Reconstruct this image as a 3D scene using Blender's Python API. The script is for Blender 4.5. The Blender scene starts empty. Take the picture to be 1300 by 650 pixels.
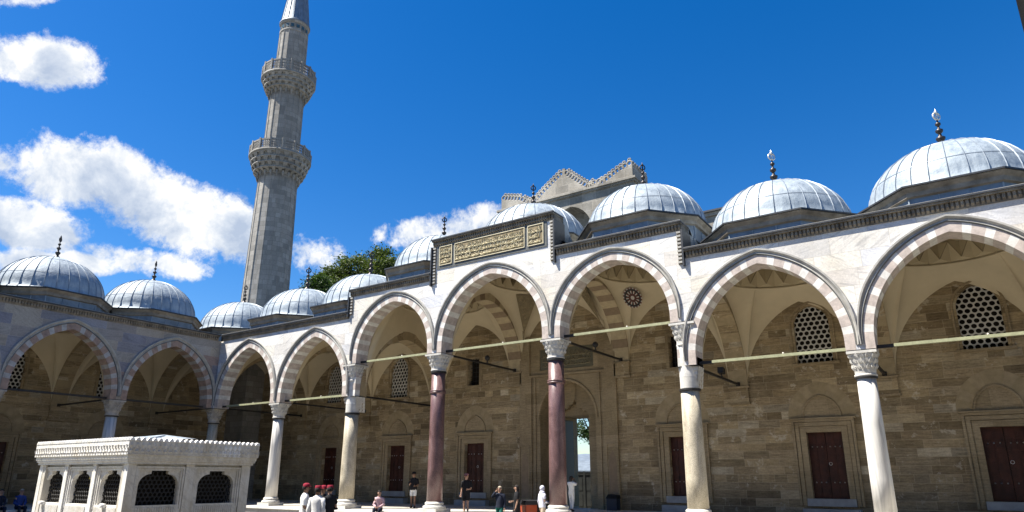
import bpy, bmesh, math, random
from mathutils import Vector, Matrix, noise
R = math.radians
PI = math.pi
rnd = random.Random(7)
scene = bpy.context.scene
COL = scene.collection

# ------------------------------------------------------------------ camera numbers
CAM = Vector((38.8449, -24.4579, 1.5224))
YAW, PITCH, ROLL = -0.5923, 0.2846, 0.0025
FPX, CYPX = 846.62, 358.52
fw = Vector((math.sin(YAW)*math.cos(PITCH), math.cos(YAW)*math.cos(PITCH), math.sin(PITCH)))
r0 = Vector((math.cos(YAW), -math.sin(YAW), 0))
u0 = r0.cross(fw)
rt = r0*math.cos(ROLL)+u0*math.sin(ROLL)
up = -r0*math.sin(ROLL)+u0*math.cos(ROLL)
def ray(px, py):
    return (fw+rt*((px-650)/FPX)-up*((py-CYPX)/FPX))

# ------------------------------------------------------------------ helpers
class MB:
    """collects faces and links them as one mesh object"""
    def __init__(s, f=None):
        s.v = []; s.f = []; s.m = []; s.sm = []; s.t = f
    def vert(s, p):
        if s.t: p = s.t(*p)
        s.v.append(tuple(p)); return len(s.v)-1
    def face(s, pts, m=0, smooth=False):
        ids = [s.vert(p) for p in pts]
        s.f.append(ids); s.m.append(m); s.sm.append(smooth)
    def grid(s, rows, m=0, closed=False, smooth=True, mf=None):
        ids = [[s.vert(p) for p in r] for r in rows]
        n = len(rows[0])
        for i in range(len(rows)-1):
            for j in range(n if closed else n-1):
                k = (j+1) % n
                s.f.append([ids[i][j], ids[i][k], ids[i+1][k], ids[i+1][j]])
                s.m.append(mf(i, j) if mf else m); s.sm.append(smooth)
    def box(s, x0, x1, y0, y1, z0, z1, m=0, skip=''):
        a = [(x0,y0,z0),(x1,y0,z0),(x1,y1,z0),(x0,y1,z0),(x0,y0,z1),(x1,y0,z1),(x1,y1,z1),(x0,y1,z1)]
        i = [s.vert(p) for p in a]
        for k, q in (('b',(0,3,2,1)),('t',(4,5,6,7)),('f',(0,1,5,4)),('k',(2,3,7,6)),('l',(3,0,4,7)),('r',(1,2,6,5))):
            if k in skip: continue
            s.f.append([i[j] for j in q]); s.m.append(m); s.sm.append(False)
    def lathe(s, prof, cx=0, cy=0, n=24, m=0, smooth=True, mf=None, sx=1, sy=1, ph=0, caps=True):
        rows = [[(cx+r*sx*math.cos(ph+2*PI*j/n), cy+r*sy*math.sin(ph+2*PI*j/n), z) for j in range(n)] for r, z in prof]
        s.grid(rows, m, True, smooth, mf)
        for row, rev in ((rows[0], True), (rows[-1], False)) if caps else ():
            if prof[0 if rev else -1][0] > 1e-3:
                s.face(row[::-1] if rev else row, m if not mf else mf(0 if rev else len(prof)-2, 0))
    def prism(s, poly, d0, d1, ax='y', m=0, caps=True):
        """poly: 2D points; ax: the extrusion axis"""
        def P(p, d):
            return (p[0], d, p[1]) if ax == 'y' else ((d, p[0], p[1]) if ax == 'x' else (p[0], p[1], d))
        a = [P(p, d0) for p in poly]; b = [P(p, d1) for p in poly]
        n = len(poly)
        for i in range(n):
            j = (i+1) % n
            s.face([a[i], a[j], b[j], b[i]], m)
        if caps:
            s.face(a[::-1], m); s.face(b, m)
    def tube(s, pts, r, n=8, m=0, smooth=True, caps=True):
        pts = [Vector(p) for p in pts]
        rows = []
        ref = Vector((0.13, 0.21, 0.97))
        for i, p in enumerate(pts):
            d = (pts[min(i+1, len(pts)-1)]-pts[max(i-1, 0)]).normalized()
            a = d.cross(ref)
            if a.length < 0.2: a = d.cross(Vector((1, 0, 0)))
            a.normalize(); b = d.cross(a)
            rr = r[i] if isinstance(r, (list, tuple)) else r
            rows.append([tuple(p+a*rr*math.cos(2*PI*k/n)+b*rr*math.sin(2*PI*k/n)) for k in range(n)])
        s.grid(rows, m, True, smooth)
        if caps:
            s.face(rows[0][::-1], m); s.face(rows[-1], m)
    def torus(s, c, u, w, R_, r_, n=10, k=5, m=0, a0=0, a1=2*PI):
        c = Vector(c); u = Vector(u); w = Vector(w); nn = u.cross(w)
        rows = []
        for i in range(n+1):
            a = a0+(a1-a0)*i/n
            d = u*math.cos(a)+w*math.sin(a)
            rows.append([tuple(c+d*(R_+r_*math.cos(2*PI*j/k))+nn*r_*math.sin(2*PI*j/k)) for j in range(k)])
        s.grid(rows, m, True)
    def build(s, name, mats, parent=None, merge=False, sharp=None):
        me = bpy.data.meshes.new(name)
        me.from_pydata(s.v, [], s.f)
        if not isinstance(mats, (list, tuple)): mats = [mats]
        for m in mats: me.materials.append(m)
        me.polygons.foreach_set('material_index', s.m)
        me.polygons.foreach_set('use_smooth', s.sm)
        if merge:
            bm = bmesh.new(); bm.from_mesh(me)
            bmesh.ops.remove_doubles(bm, verts=bm.verts, dist=1e-4)
            bmesh.ops.recalc_face_normals(bm, faces=bm.faces)
            bm.to_mesh(me); bm.free()
        if sharp: me.set_sharp_from_angle(angle=R(sharp))
        me.update()
        o = bpy.data.objects.new(name, me); COL.objects.link(o)
        if parent: o.parent = parent
        return o

def tag(o, label=None, cat=None, group=None, kind=None):
    if label: o['label'] = label
    if cat: o['category'] = cat
    if group: o['group'] = group
    if kind: o['kind'] = kind
    return o
def thing(name, label, cat, group=None, loc=(0, 0, 0), rz=0):
    o = bpy.data.objects.new(name, None); COL.objects.link(o)
    o.location = loc; o.rotation_euler = (0, 0, rz); o.empty_display_size = .3
    return tag(o, label, cat, group)
def subempty(name, parent):
    o = bpy.data.objects.new(name, None); COL.objects.link(o); o.parent = parent
    return o

# ------------------------------------------------------------------ materials
class NT:
    def __init__(s, tree): s.t = tree
    def n(s, typ, _in=None, **kw):
        nd = s.t.nodes.new(typ)
        for k, v in kw.items(): setattr(nd, k, v)
        if _in:
            for k, v in _in.items():
                sk = nd.inputs[k]
                if isinstance(v, bpy.types.NodeSocket): s.t.links.new(v, sk)
                elif isinstance(v, (tuple, list)) and len(v) == 3 and sk.type == 'RGBA': sk.default_value = (*v, 1)
                else: sk.default_value = v
        return nd
    def link(s, a, b): s.t.links.new(a, b)
    def mix(s, f, a, b, typ='MIX'):
        nd = s.n('ShaderNodeMixRGB', {'Fac': f, 'Color1': a, 'Color2': b}, blend_type=typ)
        return nd.outputs[0]
    def math(s, op, a, b=0.0, c=0.0, clamp=False):
        nd = s.n('ShaderNodeMath', operation=op, use_clamp=clamp)
        for i, v in enumerate((a, b, c)):
            if isinstance(v, bpy.types.NodeSocket): s.t.links.new(v, nd.inputs[i])
            else: nd.inputs[i].default_value = v
        return nd.outputs[0]
    def ramp(s, fac, stops, interp='LINEAR'):
        nd = s.n('ShaderNodeValToRGB', {'Fac': fac})
        cr = nd.color_ramp; cr.interpolation = interp
        while len(cr.elements) < len(stops): cr.elements.new(0.5)
        for e, (p, c) in zip(cr.elements, stops):
            e.position = p; e.color = (*c, 1) if len(c) == 3 else c
        return nd.outputs[0]
    def noise(s, vec, scale, detail=4, rough=.6, out='Fac', dist=0):
        return s.n('ShaderNodeTexNoise', {'Vector': vec, 'Scale': scale, 'Detail': detail, 'Roughness': rough, 'Distortion': dist}).outputs[out]
    def comb(s, x=0., y=0., z=0.):
        return s.n('ShaderNodeCombineXYZ', {'X': x, 'Y': y, 'Z': z}).outputs[0]
    def vscale(s, v, sc):
        return s.n('ShaderNodeVectorMath', {0: v, 1: sc}, operation='MULTIPLY').outputs[0]
    def vadd(s, a, b):
        return s.n('ShaderNodeVectorMath', {0: a, 1: b}, operation='ADD').outputs[0]

def newmat(name, rough=.7, spec=.4, metal=0.0):
    m = bpy.data.materials.new(name); m.use_nodes = True
    T = NT(m.node_tree); b = m.node_tree.nodes['Principled BSDF']
    b.inputs['Roughness'].default_value = rough
    b.inputs['Specular IOR Level'].default_value = spec
    b.inputs['Metallic'].default_value = metal
    return m, T, b
def wall_coords(T):
    """(x - y, z, 0) and its parts: metres along and up either of the two wall directions"""
    p = T.n('ShaderNodeNewGeometry').outputs['Position']
    s = T.n('ShaderNodeSeparateXYZ', {0: p})
    h = T.math('ADD', s.outputs[0], s.outputs[1])
    return p, h, s.outputs[2], T.comb(h, s.outputs[2], 0.)
def bump(T, b, h, strength=.3, dist=.02):
    nd = T.n('ShaderNodeBump', {'Height': h, 'Strength': strength, 'Distance': dist})
    T.link(nd.outputs[0], b.inputs['Normal'])
def simple(name, col, rough=.7, var=.12, scale=3., metal=0., spec=.4, bmp=.15, col2=None):
    m, T, b = newmat(name, rough, spec, metal)
    p = T.n('ShaderNodeNewGeometry').outputs['Position']
    n1 = T.noise(p, scale, 5, .65)
    lo = tuple(c*(1-var*1.6) for c in col); hi = tuple(min(1, c*(1+var)) for c in col)
    if col2: lo = col2
    c = T.ramp(n1, [(.3, lo), (.7, hi)])
    T.link(c, b.inputs['Base Color'])
    if bmp: bump(T, b, T.noise(p, scale*6, 3), bmp, .01)
    return m

def block_mat(name, cols, bw, bh, mortar, mort_w=.006, vein=0., stain=(.5,.45,.4), stain_amt=.3, rough=.75, bmp=.3, warp=0.02, course_var=.0, jitter=.5, low_dark=0., patches=None, streak=0., bvar=.06):
    m, T, b = newmat(name, rough, .35)
    p, h, z, w = wall_coords(T)
    if warp:
        wn = T.noise(w, .5, 2, .5, 'Color')
        wn = T.n('ShaderNodeVectorMath', {0: wn, 1: (.5, .5, .5)}, operation='SUBTRACT').outputs[0]
        w2 = T.vadd(w, T.vscale(wn, (warp*2, warp, 0)))
    else: w2 = w
    # random number per block: row index, then block index with a row dependent shift and width
    row = T.math('FLOOR', T.math('DIVIDE', z, bh))
    rr = T.n('ShaderNodeTexWhiteNoise', {'W': row}, noise_dimensions='1D').outputs['Value']
    wid = T.math('MULTIPLY_ADD', rr, bw*jitter, bw*(1-jitter*.5))
    hx = T.math('ADD', T.math('DIVIDE', h, wid), T.math('MULTIPLY', rr, 17.3))
    colid = T.math('FLOOR', hx)
    rv = T.n('ShaderNodeTexWhiteNoise', {'Vector': T.comb(row, colid, 0.)}, noise_dimensions='2D')
    # merge some neighbours: long and short stones
    fx = T.math('FRACT', hx); fz = T.math('FRACT', T.math('DIVIDE', z, bh))
    dx = T.math('MULTIPLY', T.math('MINIMUM', fx, T.math('SUBTRACT', 1., fx)), wid)
    dz = T.math('MULTIPLY', T.math('MINIMUM', fz, T.math('SUBTRACT', 1., fz)), bh)
    wob = T.math('MULTIPLY', T.math('SUBTRACT', T.noise(w, 9., 3), .5), .012)
    d = T.math('ADD', T.math('MINIMUM', dx, dz), wob)
    mor = T.n('ShaderNodeMapRange', {'Value': d, 'From Min': mort_w, 'From Max': mort_w*2.2, 'To Min': 1., 'To Max': 0.}).outputs[0]
    n = len(cols)
    c = T.ramp(rv.outputs['Value'], [((i+.0)/n, cc) for i, cc in enumerate(cols)], 'CONSTANT')
    rv2 = T.n('ShaderNodeTexWhiteNoise', {'Vector': T.comb(colid, row, 3.)}, noise_dimensions='3D').outputs['Value']
    c = T.mix(1., c, T.ramp(rv2, [(0., (1.-bvar,)*3), (1., (1.+bvar,)*3)]), 'MULTIPLY')
    fine = T.noise(p, 14., 5, .7)
    c = T.mix(1., c, T.ramp(fine, [(.3, (.80,.80,.80)), (.7, (1.12,1.12,1.12))]), 'MULTIPLY')
    if vein:
        # streaks running along each block, with an offset per block
        off = T.vscale(rv.outputs['Color'], (40., 40., 40.))
        ang = T.math('MULTIPLY', T.math('SUBTRACT', rv.outputs['Value'], .5), 1.3)
        rot = T.n('ShaderNodeVectorRotate', {'Vector': w, 'Angle': ang}, rotation_type='Z_AXIS').outputs[0]
        sv = T.vadd(T.vscale(rot, (.55, 4.2, 1.)), off)
        vn = T.noise(sv, 1.5, 6, .62, dist=.6)
        vc = T.ramp(vn, [(.32, (.58,.585,.61)), (.45, (.92,.92,.92)), (.55, (1.06,1.05,1.03)), (.60, (.80,.80,.81)), (.64, (1.06,1.05,1.03)), (.74, (.80,.80,.82))])
        c = T.mix(vein, c, T.mix(1., c, vc, 'MULTIPLY'))
    if streak:
        sn = T.noise(T.vscale(p, (1.1, 1.1, 9.)), 2.2, 5, .7)
        c = T.mix(streak, c, T.mix(1., c, T.ramp(sn, [(.28, (.58,.56,.52)), (.5, (.98,.98,.98)), (.72, (1.36,1.34,1.3))]), 'MULTIPLY'))
    if patches:
        pn = T.noise(p, 1.7, 6, .75)
        c = T.mix(T.n('ShaderNodeMapRange', {'Value': pn, 'From Min': .585, 'From Max': .63, 'To Min': 0., 'To Max': .65}).outputs[0], c, patches)
    big = T.noise(T.vscale(p, (.35, .35, .22)), 1., 6, .68)
    st = T.n('ShaderNodeMapRange', {'Value': big, 'From Min': .42, 'From Max': .7, 'To Min': 0., 'To Max': stain_amt}).outputs[0]
    c = T.mix(st, c, T.mix(1., c, stain, 'MULTIPLY'))
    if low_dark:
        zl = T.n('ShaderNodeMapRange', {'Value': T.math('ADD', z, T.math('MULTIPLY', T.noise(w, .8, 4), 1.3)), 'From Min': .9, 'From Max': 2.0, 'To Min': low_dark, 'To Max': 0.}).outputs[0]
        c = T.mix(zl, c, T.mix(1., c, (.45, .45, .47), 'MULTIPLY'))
    c = T.mix(T.math('MULTIPLY', mor, .75), c, mortar)
    T.link(c, b.inputs['Base Color'])
    hgt = T.math('SUBTRACT', T.math('MULTIPLY', fine, .35), mor)
    hgt = T.math('ADD', hgt, T.math('MULTIPLY', rv.outputs['Value'], .4))
    bump(T, b, hgt, bmp, .015)
    return m

M = {}
M['facade'] = block_mat('veined_marble_blocks', [(.74,.72,.68),(.79,.78,.75),(.66,.645,.62),(.77,.725,.64),(.80,.795,.785),(.67,.635,.59),(.63,.635,.655),(.79,.76,.69)], 1.5, .60, (.42,.39,.34), .005, vein=.8, stain=(.66,.60,.49), stain_amt=.6, rough=.55, bmp=.15)
M['facade_shade'] = block_mat('shaded_weathered_marble_blocks', [(.35,.33,.30),(.40,.38,.35),(.31,.285,.265),(.38,.34,.285),(.28,.28,.31),(.36,.27,.235),(.25,.25,.29),(.40,.365,.31)], 1.4, .55, (.35,.32,.29), .005, vein=.7, stain=(.6,.55,.5), stain_amt=.6, rough=.6, bmp=.2)  # block colours lowered to hold the shade of the left front
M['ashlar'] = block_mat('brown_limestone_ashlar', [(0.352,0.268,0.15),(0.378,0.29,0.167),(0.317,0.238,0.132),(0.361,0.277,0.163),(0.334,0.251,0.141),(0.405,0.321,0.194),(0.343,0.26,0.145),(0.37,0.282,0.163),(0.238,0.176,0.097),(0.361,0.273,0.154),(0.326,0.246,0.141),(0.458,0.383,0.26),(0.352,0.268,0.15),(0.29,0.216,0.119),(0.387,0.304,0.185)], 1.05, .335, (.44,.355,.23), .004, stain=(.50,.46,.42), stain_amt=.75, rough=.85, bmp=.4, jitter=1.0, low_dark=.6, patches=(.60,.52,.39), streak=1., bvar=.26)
M['trim'] = block_mat('brown_dressed_stone', [(.345,.265,.155),(.37,.285,.17),(.315,.24,.135)], 1.1, .6, (.23,.175,.105), .003, stain=(.5,.46,.42), stain_amt=.7, rough=.8, bmp=.25, streak=.7)
M['tower'] = block_mat('grey_tower_stone', [(.305,.288,.258),(.33,.312,.28),(.285,.27,.243),(.31,.292,.262),(.355,.336,.303),(.255,.243,.22)], .6, .42, (.17,.16,.14), .009, stain=(.5,.5,.5), stain_amt=.75, rough=.85, bmp=.35)
M['gate'] = block_mat('pale_gate_stone', [(.37,.345,.295),(.42,.39,.335),(.31,.29,.25),(.39,.36,.305)], .9, .5, (.36,.33,.28), .006, stain=(.30,.28,.25), stain_amt=.9, rough=.8, bmp=.3)
M['white_voussoir'] = simple('white_voussoir_marble', (.69,.665,.61), .55, .2, 2.8)
M['faint_voussoir_b'] = simple('tan_voussoir_stone', (.365,.282,.165), .8, .15, 4.)
M['red_voussoir'] = simple('pink_voussoir_stone', (.49,.42,.37), .65, .2, 4., bmp=.3)
M['warm_red_voussoir'] = simple('warm_red_voussoir_stone', (.33,.235,.185), .65, .25, 3., bmp=.3)
M['grey_voussoir'] = simple('grey_voussoir_marble', (.40,.39,.37), .6, .2, 3.)
M['brown_voussoir'] = simple('brown_voussoir_stone', (.25,.18,.11), .8, .12, 4.)
M['sand_voussoir'] = simple('sand_voussoir_stone', (.44,.35,.21), .8, .12, 4.)
M['faint_voussoir'] = simple('ochre_voussoir_stone', (.335,.258,.145), .8, .12, 4.)
M['mould'] = simple('grey_moulding_stone', (.38,.365,.33), .6, .2, 2.5)
M['plaster'] = simple('cream_plaster', (.60,.50,.33), .85, .06, .7, bmp=.05)
M['fold'] = simple('ochre_plaster_folds', (.48,.39,.24), .85, .06, 1.2, bmp=.05)
M['fold_edge'] = simple('painted_fold_edge', (.22,.17,.10), .85, .1, 3.)
M['dentil'] = simple('dark_cornice_stone', (.24,.205,.155), .8, .3, 2.2, col2=(.10,.085,.065))
M['lead_edge'] = simple('blackened_lead_edge', (.032,.034,.038), .5, .2, 5., spec=.5)
M['drum'] = simple('stained_drum_stone', (.31,.265,.205), .8, .3, 1.8, col2=(.16,.13,.095))
M['iron'] = simple('black_iron', (.022,.02,.018), .55, .2, 6., spec=.4)
M['rod'] = simple('olive_grey_tie_rod', (.33,.335,.20), .6, .15, 8.)
M['dark'] = simple('unlit_interior_shade', (.03,.025,.02), .95, .1, 2., bmp=0, spec=.05)  # near-black colour stands in for unlit interiors
M['grille'] = simple('pale_pierced_plaster', (.56,.53,.47), .8, .08, 3.)
M['wood'] = simple('red_brown_door_wood', (.062,.018,.010), .5, .35, 3., spec=.3)
M['stud'] = simple('steel_stud', (.6,.58,.55), .35, .1, 5., metal=.8)
M['sill'] = simple('grey_marble_step', (.33,.325,.31), .6, .15, 2.5)
M['bronze'] = simple('dark_bronze_finial', (.05,.043,.04), .4, .2, 8., metal=.5)
M['gilt'] = simple('glint_bright_metal', (.72,.68,.60), .35, .1, 8., metal=.6)  # pale metal holding the sunlit glint of the finial tops
M['gold'] = simple('gilded_lettering', (.68,.61,.42), .6, .15, 6.)
M['panel_ground'] = simple('dark_panel_ground', (.22,.17,.09), .7, .2, 5.)
M['panel_frame'] = simple('dark_grey_panel_frame', (.10,.105,.10), .6, .2, 4.)
M['fount'] = simple('white_fountain_marble', (.80,.785,.745), .5, .10, 1.6, bmp=.2)
M['fount_beige'] = simple('shaded_stained_fountain_marble', (.50,.45,.36), .6, .22, 1.3, bmp=.3)
M['fount_lead'] = simple('fountain_roof_lead', (.40,.44,.49), .5, .2, 1.5)
M['green_door'] = simple('dark_green_door_leaf', (.012,.018,.017), .5, .2, 3.)
M['trunk'] = simple('bark', (.09,.07,.05), .9, .2, 5.)
M['rosette_red'] = simple('rosette_red', (.17,.05,.035), .8, .05, 5., bmp=0)
M['rosette_black'] = simple('rosette_black', (.03,.03,.03), .8, .05, 5., bmp=0)
M['rosette_white'] = simple('rosette_white', (.55,.52,.46), .8, .05, 5., bmp=0)

def fountain_mat(name, cols, stain, amt):
    m, T, b = newmat(name, .5, .45)
    p = T.n('ShaderNodeNewGeometry').outputs['Position']
    rot = T.n('ShaderNodeVectorRotate', {'Vector': p, 'Axis': (.3, .5, .2), 'Angle': .8}, rotation_type='AXIS_ANGLE').outputs[0]
    v = T.noise(T.vscale(rot, (1., 1., 3.4)), 1.7, 7, .64, dist=.9)
    c = T.ramp(v, [(.30, cols[1]), (.44, cols[0]), (.54, cols[0]), (.575, cols[1]), (.61, cols[0]), (.75, cols[2])])
    st = T.noise(T.vscale(p, (2.2, 2.2, .8)), 1.4, 7, .72)
    f = T.n('ShaderNodeMapRange', {'Value': st, 'From Min': .44, 'From Max': .66, 'To Min': 0., 'To Max': amt}).outputs[0]
    c = T.mix(f, c, stain)
    d2 = T.noise(T.vscale(p, (9., 9., 1.1)), 1.2, 5, .7)
    c = T.mix(T.n('ShaderNodeMapRange', {'Value': d2, 'From Min': .56, 'From Max': .74, 'To Min': 0., 'To Max': .45}).outputs[0], c, (.30, .27, .21))
    T.link(c, b.inputs['Base Color'])
    bump(T, b, T.math('ADD', T.noise(p, 18., 4), st), .25, .01)
    return m
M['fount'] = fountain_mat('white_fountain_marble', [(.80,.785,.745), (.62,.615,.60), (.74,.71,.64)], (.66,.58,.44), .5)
M['fount_beige'] = fountain_mat('shaded_stained_fountain_marble', [(.62,.58,.50), (.46,.43,.38), (.56,.51,.42)], (.42,.345,.225), .75)  # stained marble, with the shade of the sunless faces in its tone

def lead_mat():
    m, T, b = newmat('dome_lead_sheet', .55, .4, .15)
    p = T.n('ShaderNodeNewGeometry').outputs['Position']
    n1 = T.noise(p, .9, 6, .7); n2 = T.noise(T.vscale(p, (5, 5, 1.1)), 1., 4, .7)
    c = T.ramp(n1, [(.3, (.22,.26,.295)), (.5, (.285,.33,.365)), (.7, (.35,.395,.43))])
    c = T.mix(.8, c, T.mix(1., c, T.ramp(n2, [(.32, (.62,.65,.70)), (.65, (1.15,1.14,1.12))]), 'MULTIPLY'))
    n4 = T.noise(p, 2.3, 7, .75)
    c = T.mix(T.n('ShaderNodeMapRange', {'Value': n4, 'From Min': .58, 'From Max': .68, 'To Min': 0., 'To Max': .28}).outputs[0], c, (.46,.49,.52))
    T.link(c, b.inputs['Base Color'])
    rr = T.n('ShaderNodeMapRange', {'Value': n2, 'From Min': .3, 'From Max': .7, 'To Min': .5, 'To Max': .7}).outputs[0]
    T.link(rr, b.inputs['Roughness'])
    bump(T, b, T.math('ADD', T.noise(p, 2.6, 4), T.math('MULTIPLY', T.noise(p, 7., 3), .5)), .5, .04)
    return m
M['lead'] = lead_mat()
M['seam'] = simple('lead_seam', (.22,.255,.295), .5, .15, 3., metal=.3)
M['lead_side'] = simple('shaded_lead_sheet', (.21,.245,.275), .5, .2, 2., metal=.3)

def streak_mat(name, cols, rough, sc=(1.5, 1.5, .25), speck=0.):
    m, T, b = newmat(name, rough, .5)
    p = T.n('ShaderNodeNewGeometry').outputs['Position']
    n1 = T.noise(T.vscale(p, sc), 1.6, 6, .62, dist=.8)
    c = T.ramp(n1, [(.28, cols[0]), (.5, cols[1]), (.72, cols[2])])
    if speck:
        n2 = T.noise(p, 42., 3, .7)
        c = T.mix(speck, c, T.mix(1., c, T.ramp(n2, [(.35, (.45,.45,.45)), (.65, (1.7,1.65,1.6))]), 'MULTIPLY'))
    T.link(c, b.inputs['Base Color'])
    bump(T, b, T.noise(p, 7., 4), .12, .01)
    return m
M['porphyry'] = streak_mat('purple_porphyry', [(.085,.046,.046),(.135,.077,.076),(.19,.12,.116)], .38, (1.5,1.5,.9), .8)
M['col_marble'] = streak_mat('grey_veined_column_marble', [(.30,.295,.29),(.58,.56,.52),(.70,.68,.63)], .45, (2.6,2.6,.3))
M['col_granite'] = streak_mat('beige_granite', [(.27,.235,.17),(.43,.385,.29),(.54,.495,.39)], .6, (2.2,2.2,.7), .6)
M['cap'] = simple('carved_capital_marble', (.56,.54,.49), .6, .16, 3.5, bmp=.3)
M['cap_dark'] = simple('darker_capital_marble', (.42,.38,.32), .7, .2, 3.5, bmp=.3)  # darker marble for the corner and left arcade capitals

def paving_mat(name, c1, c2):
    m, T, b = newmat(name, .55, .4)
    p = T.n('ShaderNodeNewGeometry').outputs['Position']
    br = T.n('ShaderNodeTexBrick', {'Vector': p, 'Color1': c1, 'Color2': c2, 'Mortar': tuple(v*.5 for v in c2), 'Scale': 1., 'Mortar Size': .006, 'Brick Width': 1.6, 'Row Height': .9})
    n1 = T.noise(p, .7, 6, .7)
    c = T.mix(1., br.outputs[0], T.ramp(n1, [(.3, (.78,.76,.73)), (.7, (1.1,1.1,1.1))]), 'MULTIPLY')
    T.link(c, b.inputs['Base Color'])
    bump(T, b, n1, .15, .02)
    return m
M['paving'] = paving_mat('court_paving', (.18,.17,.15), (.145,.137,.12))
M['terrace'] = paving_mat('terrace_marble', (.56,.53,.47), (.48,.45,.40))

def leaf_mat(name, cols, tr=.25):
    m, T, b = newmat(name, .6, .3)
    p = T.n('ShaderNodeNewGeometry').outputs['Position']
    n1 = T.noise(p, 1.1, 4, .7); n2 = T.noise(p, 9., 2, .6)
    c = T.ramp(T.math('ADD', T.math('MULTIPLY', n1, .6), T.math('MULTIPLY', n2, .4)), [(.36, cols[0]), (.5, cols[1]), (.64, cols[2])])
    T.link(c, b.inputs['Base Color'])
    tb = T.n('ShaderNodeBsdfTranslucent', {'Color': T.mix(1., c, (1.4,1.5,.6), 'MULTIPLY')})
    mx = T.n('ShaderNodeMixShader', {0: tr, 1: b.outputs[0], 2: tb.outputs[0]})
    out = [n for n in m.node_tree.nodes if n.type == 'OUTPUT_MATERIAL'][0]
    T.link(mx.outputs[0], out.inputs[0])
    return m
M['leaf'] = leaf_mat('tree_leaves', [(.028,.046,.011),(.062,.09,.02),(.105,.135,.032)])
M['leaf_dark'] = leaf_mat('dark_tree_leaves', [(.018,.04,.012),(.035,.07,.018),(.06,.10,.025)])

# ------------------------------------------------------------------ arches
def arch(a, H, st, off=0., n=16):
    """pointed arch from left spring to right spring: list of (dx, dz); the same n for every offset"""
    h = H-st
    c = max(.02, (h*h-a*a)/(2*a)); Rr = a+c+off
    th = math.acos(c/Rr)
    half = [(-(-c+Rr*math.cos(th*i/n)), st+Rr*math.sin(th*i/n)) for i in range(n+1)]
    left = [(-(a+off), 0.)]+half
    left[-1] = (0., left[-1][1])
    right = [(-x, z) for x, z in left[:-1]][::-1]
    return left+right

def arch_ring(mb, xc, zs, a, H, st, t, y0, y1, nper=10, sub=2, mA=0, mB=1, proud=.004, soffit_m=None, sides='fk', pat=None):
    """stones of an arch in alternating materials: faces front and back, soffit"""
    n = nper*sub
    pi_ = arch(a, H, st, 0, n); po = arch(a, H, st, t, n)
    N = len(pi_)
    # stone index from the spring: stilt strip belongs to the first stone
    def idx(i):
        k = i if i < N//2 else (N-2-i)
        return max(0, (k-1))//sub
    for i in range(N-1):
        m = (mA if idx(i) % 2 == 0 else mB) if pat is None else (mB if (idx(i)+1) % 5 < 3 else mA)
        A, B, C, D = pi_[i], pi_[i+1], po[i+1], po[i]
        if 'f' in sides: mb.face([(xc+A[0], y0-proud, zs+A[1]), (xc+B[0], y0-proud, zs+B[1]), (xc+C[0], y0-proud, zs+C[1]), (xc+D[0], y0-proud, zs+D[1])], m)
        if 'k' in sides: mb.face([(xc+A[0], y1+proud, zs+A[1]), (xc+D[0], y1+proud, zs+D[1]), (xc+C[0], y1+proud, zs+C[1]), (xc+B[0], y1+proud, zs+B[1])], m)
        mb.face([(xc+A[0], y0-proud, zs+A[1]), (xc+A[0], y1+proud, zs+A[1]), (xc+B[0], y1+proud, zs+B[1]), (xc+B[0], y0-proud, zs+B[1])], m if soffit_m is None else soffit_m)

def arch_infill(mb, xc, zs, a, H, st, off, xl, xr, ztop, y, m=0, n=20, flip=False):
    """the wall above an arch on the plane y between xl and xr"""
    po = arch(a, H, st, off, n)
    pts = [(xc+p[0], zs+p[1]) for p in po]
    quads = [[(xl, y, zs), (pts[0][0], y, zs), (pts[0][0], y, ztop), (xl, y, ztop)],
             [(pts[-1][0], y, zs), (xr, y, zs), (xr, y, ztop), (pts[-1][0], y, ztop)]]
    for i in range(len(pts)-1):
        p, q = pts[i], pts[i+1]
        if abs(p[0]-q[0]) < 1e-6: continue
        quads.append([(p[0], y, p[1]), (q[0], y, q[1]), (q[0], y, ztop), (p[0], y, ztop)])
    for q in quads: mb.face(q[::-1] if flip else q, m)

def arch_mould(mb, xc, zs, a, H, st, t, m=0, m2=1, n=24, y=0.):
    prof = [(.0, -.012), (.10, -.05), (.16, -.05), (.40, -.012), (.62, -.07), (.70, -.10), (.95, -.10), (1.0, 0.)]
    N = len(arch(a, H, st, 0, n))
    curves = []
    for f, d in prof:
        pin = arch(a, H, st, t+.0, n); pout = arch(a, H, st, t+.24, n)
        row = []
        for i in range(N):
            k = min(i, N-1-i)/(N//2)
            w = .45+.55*min(1, k/.35)
            ff = f*w
            p = (pin[i][0]*(1-ff)+pout[i][0]*ff, pin[i][1]*(1-ff)+pout[i][1]*ff)
            row.append((xc+p[0], y+d, zs+.16*(1-min(1, k*12))+p[1]))
        curves.append(row)
    mb.grid(curves, m, False, False, mf=lambda i, j: m2 if i in (0, 1) else m)

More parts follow.
